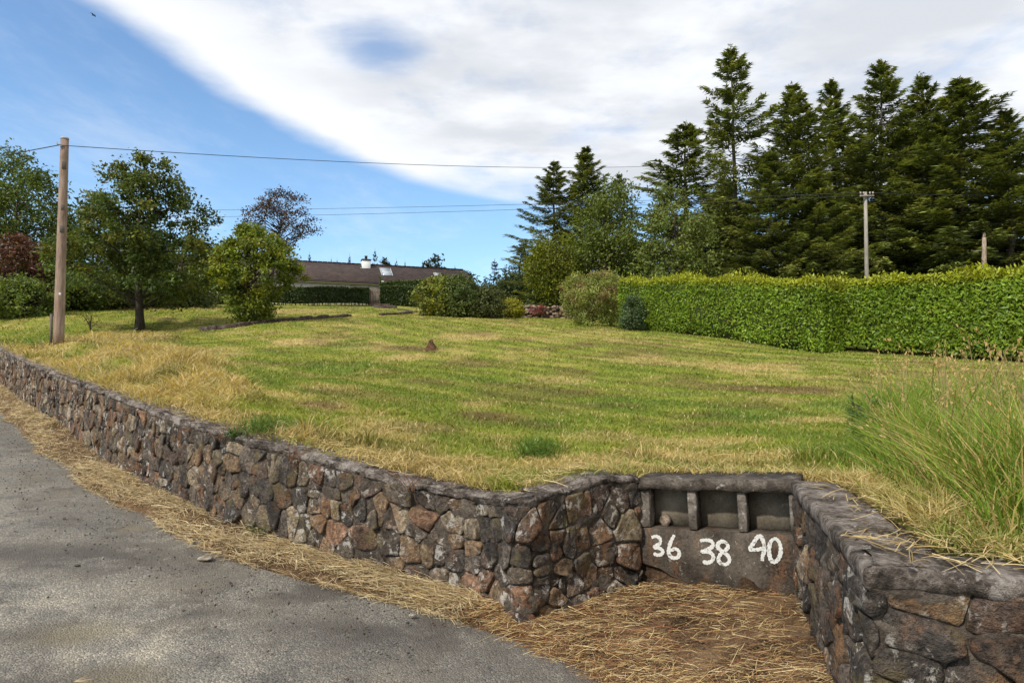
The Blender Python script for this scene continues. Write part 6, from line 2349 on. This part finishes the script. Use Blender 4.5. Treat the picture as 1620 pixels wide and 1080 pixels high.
RED = [(0.17, 0.05, 0.03), (0.12, 0.04, 0.028), (0.10, 0.07, 0.025), (0.20, 0.08, 0.04)]
weed('herb_plant', foot(1048, 934), 'tangle of reddish brown weeds at the broken lower corner of the panel', 'weed', 70, 0.26, RED, 0.028, 0.10, 21)
weed('herb_plant', foot(1160, 948), 'reddish wispy weed at the foot of the panel below the 40', 'weed', 18, 0.26, RED, 0.024, 0.06, 22)
weed('herb_plant', foot(1250, 985), 'reddish weed in the inner corner where panel and right wall meet', 'weed', 20, 0.22, RED, 0.026, 0.07, 23)
weed('herb_plant', foot(1225, 1000), 'low red-tinged weed on the soil in front of the right wall', 'weed', 26, 0.09, RED, 0.03, 0.16, 24, lean=0.8)
weed('herb_plant', foot(985, 948), 'low rusty weed at the foot of the wall left of the panel', 'weed', 22, 0.12, RED, 0.026, 0.10, 25, lean=0.6)
weed('grass_tuft', foot(1262, 962), 'green grass tuft in the right corner under the panel', 'weed', 34, 0.24, [(0.08, 0.13, 0.03), (0.12, 0.16, 0.04)], 0.06, 0.04, 26, (0.1, 0.14, 0.03), 0.4, asp=0.08, per=2)
for k, (px, py, lab) in enumerate([(418, 856, 'small green weed in the straw at the wall foot, nearer of two'), (367, 822, 'small green weed in the straw at the wall foot, farther of two')]):
    weed('grass_tuft', foot(px, py), lab, 'weed', 30, 0.22, [(0.09, 0.14, 0.03), (0.16, 0.18, 0.05)], 0.06, 0.05, 30 + k, (0.13, 0.15, 0.04), 0.45, asp=0.1, per=3)
for k, (S_, lab) in enumerate([(wallL.L - 3.2, 'dry reddish sprig growing from the wall top left of the corner'), (wallL.L - 4.3, 'dry reddish sprig hanging on the wall face farther left'), (wallL.L - 2.05, 'straw-coloured sprig on the wall just left of the prow')]):
    q = wallL.at(S_, 0.93, np.array(0.03))
    weed('herb_plant', q, lab, 'weed', 9, 0.16, RED + [(0.3, 0.2, 0.08)], 0.022, 0.03, 40 + k, (0.25, 0.13, 0.07), 0.7)
cpt = wallL.at(wallL.L - 4.15, 0.97, np.array(0.02))
weed('fern_plant', cpt, 'tiny green fern growing out of the top of the left wall', 'plant', 14, 0.10, [(0.06, 0.11, 0.02)], 0.05, 0.03, 50, (0.05, 0.08, 0.02), 0.8)
# lush tufts on the lawn
for k, (px, py, lab) in enumerate([(848, 724, 'bright green grass tuft sticking up from the straw near the wall corner'), (412, 690, 'bright green rough grass tuft behind the left wall'), (1385, 700, 'dark green thistle-like weed at the left edge of the long grass')]):
    q = on_lawn(px, py)
    if k < 2:
        weed('grass_tuft', q, lab, 'grass tuft', 90, 0.20, [(0.09, 0.16, 0.02), (0.12, 0.19, 0.03)], 0.10, 0.10, 60 + k, (0.09, 0.15, 0.02), 0.4, asp=0.07, per=3)
    else:
        weed('tall_weed', q, lab, 'weed', 26, 0.5, [(0.075, 0.12, 0.035), (0.09, 0.14, 0.04)], 0.09, 0.10, 63, (0.05, 0.07, 0.03), 0.22, asp=0.25, per=22)
q = np.array((3.05, 5.2, float(ground(3.05, 5.2))))
weed('tall_weed', q, 'dark green leafy weed standing within the long grass', 'weed', 22, 0.5, [(0.075, 0.12, 0.035), (0.09, 0.13, 0.04)], 0.10, 0.12, 64, (0.05, 0.07, 0.03), 0.22, asp=0.25, per=20)
# dead sapling in front of the left bank
q = on_lawn(143, 523)
rgn = np.random.default_rng(6)
a = Acc()
for k in range(9):
    hh_ = rgn.uniform(0.5, 1.1)
    ln = rgn.normal(size=2) * 0.35
    t = np.linspace(0, 1, 6)[:, None]
    P = q + np.concatenate([ln[None] * t ** 1.5, t * hh_ - 0.25 * t ** 3 * hh_], axis=1)
    V, Fs = tube(P, np.linspace(0.016, 0.004, 6), 4, False)
    a.add(V, Fs, (0.07, 0.055, 0.04))
    m = 10
    Cn = P[rgn.integers(2, 6, m)] + rgn.normal(size=(m, 3)) * 0.07
    V, Fq = leaf_quads(Cn, 0.08, 0.035, rgn.normal(size=(m, 3)), rgn.normal(size=(m, 3)))
    a.add(V, Fq, (0.07, 0.09, 0.025))
o = a.obj('sapling', M['leaf'], None, False, q)
tag(o, 'thin drooping sapling on the grass between the utility pole and the oak', 'sapling')


def rock(name, p, size, label, cat, seed, col, mat='stone', stretch=(1, 1, 1), parent=None):
    rgn = np.random.default_rng(seed)
    n, k = 7, 12
    th, ph = np.meshgrid(np.linspace(0, 2 * np.pi, k, endpoint=False), np.linspace(0.12, np.pi - 0.12, n), indexing='xy')
    D = np.stack([np.cos(th) * np.sin(ph), np.sin(th) * np.sin(ph), np.cos(ph)], axis=-1)
    pl = unit(rgn.normal(size=(9, 3)))
    r = np.ones(D.shape[:2])
    for q in pl:
        dq = D @ q
        r = np.where(dq > 0.05, np.minimum(r, rgn.uniform(0.62, 0.9) / np.maximum(dq, 0.05)), r)
    V = (D * r[..., None] * size * np.array(stretch)).reshape(-1, 3) + np.array(p)
    ii = np.arange(n * k).reshape(n, k)
    j2 = (np.arange(k) + 1) % k
    Q = np.stack([ii[:-1], ii[1:], ii[1:][:, j2], ii[:-1][:, j2]], axis=-1).reshape(-1, 4)
    caps = np.array([ii[0], ii[-1][::-1]])
    o = obj(name, V, [Q, caps], M[mat], parent, np.broadcast_to(np.array(col), V.shape), False, origin=np.array(p))
    return tag(o, label, cat)


rock('loose_stone', from_uv(posts[0][1] + 0.075, vLip + 0.03, -0.12), 0.055, 'small pale pointed stone lying in the left recess of the panel', 'stone', 5, (0.24, 0.19, 0.15), stretch=(0.8, 0.8, 1.0))
rock('loose_stone', from_uv(posts[3][0] - 0.07, vS - 0.075, -0.24), 0.06, 'rounded olive stone wedged in the top corner of the right recess', 'stone', 6, (0.14, 0.125, 0.085), stretch=(1.1, 0.8, 0.85))
for k, (px, py, s_, lab, cl) in enumerate([(325, 876, 0.05, 'pale flat stone on the road edge beside the straw', (0.42, 0.37, 0.28)), (312, 852, 0.04, 'dark stone in the straw just beyond the pale flat stone', (0.07, 0.065, 0.06)),
                                           (1027, 1056, 0.022, 'small pinkish pebble on the soil near the bottom edge', (0.30, 0.22, 0.18)), (652, 967, 0.022, 'small pale pebble in the straw left of the prow', (0.40, 0.33, 0.27)),
                                           (880, 982, 0.024, 'small pale stone by the wall just right of the prow', (0.32, 0.25, 0.22)), (122, 885, 0.018, 'small dark stone lying alone on the asphalt', (0.06, 0.055, 0.05))]):
    rock('loose_stone', foot(px, py, -0.045 + s_ * 0.2 if px < 400 else -0.02), s_, lab, 'stone', 80 + k, cl, stretch=(1.3, 1.0, 0.45))
# dry twig on the road at the bottom left
q = foot(118, 1068, -0.035)
a = Acc()
rgn = np.random.default_rng(2)
for k in range(5):
    an = rgn.uniform(-0.5, 1.4)
    P = q + np.array([(0, 0, 0.006), (0.05 * math.cos(an), 0.05 * math.sin(an), 0.012), (0.11 * math.cos(an + .2), 0.11 * math.sin(an + .2), 0.009)])
    V, Fs = tube(P, (0.0025, 0.002, 0.001), 4)
    a.add(V, Fs, (0.40, 0.31, 0.2))
o = a.obj('dry_twig', M['straw'], None, False, q)
tag(o, 'small forked dry twig on the road in the bottom left corner', 'twig')

# moss cushions on the copings
a = Acc()
O = np.array([(1, 0, 0), (0.3, 0.95, 0), (-0.8, 0.6, 0), (-0.8, -0.6, 0), (0.3, -0.95, 0), (0, 0, 0.55)], float)
T0 = np.array([(0, 1, 5), (1, 2, 5), (2, 3, 5), (3, 4, 5), (4, 0, 5)])
for W, s0_, s1_, m, wl in ((wallL, wallL.L - 16, wallL.L, 1500, -0.13), (wallR, 0.0, 4.2, 520, -0.26)):
    s_ = rg.uniform(s0_, s1_, m * 3)
    w_ = rg.uniform(wl, 0.01, m * 3)
    ok = fbm(s_ * 3.2, w_ * 9, 3, 123) > 0.54
    s_, w_ = s_[ok][:m], w_[ok][:m]
    P = W.at(s_, np.ones(len(s_)), w_)
    P[:, 2] += 0.004
    n = len(P)
    sz = 0.005 + 0.014 * rg.random(n) ** 2
    V = (P[:, None, :] + O[None] * (1 + 0.3 * rg.normal(size=(n, 6, 1))) * sz[:, None, None]).reshape(-1, 3)
    a.add(V, (np.arange(n)[:, None, None] * 6 + T0[None]).reshape(-1, 3), np.repeat(pick_col(rg, n, [(0.06, 0.04, 0.026), (0.10, 0.07, 0.035), (0.045, 0.035, 0.028), (0.15, 0.13, 0.09)], 0.3), 6, axis=0))
o = a.obj('moss', M['stone'])
tag(o, 'dark moss cushions and crumbs on the wall tops', 'moss', None, 'stuff')

# a small bird high up against the cloud edge
bp_ = at(148, 24.5, 55)
bv, bf = tube(bp_ + np.array([(-0.16, 0, 0.0), (-0.10, 0, 0.01), (0.0, 0, 0.0), (0.09, 0, 0.012), (0.13, 0, 0.02), (0.17, 0, 0.012)]), (0.012, 0.03, 0.05, 0.035, 0.03, 0.006), 8)
a = Acc().add(bv, bf, (0.05, 0.045, 0.04))
for sg in (-1, 1):
    wv_ = bp_ + np.array([(0.06, sg * 0.03, 0.02), (-0.06, sg * 0.03, 0.015), (0.05, sg * 0.18, 0.07), (-0.05, sg * 0.17, 0.06), (-0.06, sg * 0.36, 0.03), (-0.09, sg * 0.33, 0.025)])
    wv_ = np.concatenate([wv_, wv_ - np.array((0, 0, 0.008))])
    a.add(wv_, np.array([(0, 1, 3, 2), (2, 3, 5, 4), (6, 8, 9, 7), (8, 10, 11, 9), (0, 2, 8, 6), (2, 4, 10, 8), (1, 7, 9, 3), (3, 9, 11, 5), (4, 5, 11, 10)]), (0.05, 0.045, 0.04))
o = a.obj('bird', M['stone'], None, False, bp_)
tag(o, 'tiny dark bird flying near the edge of the white cloud', 'bird')
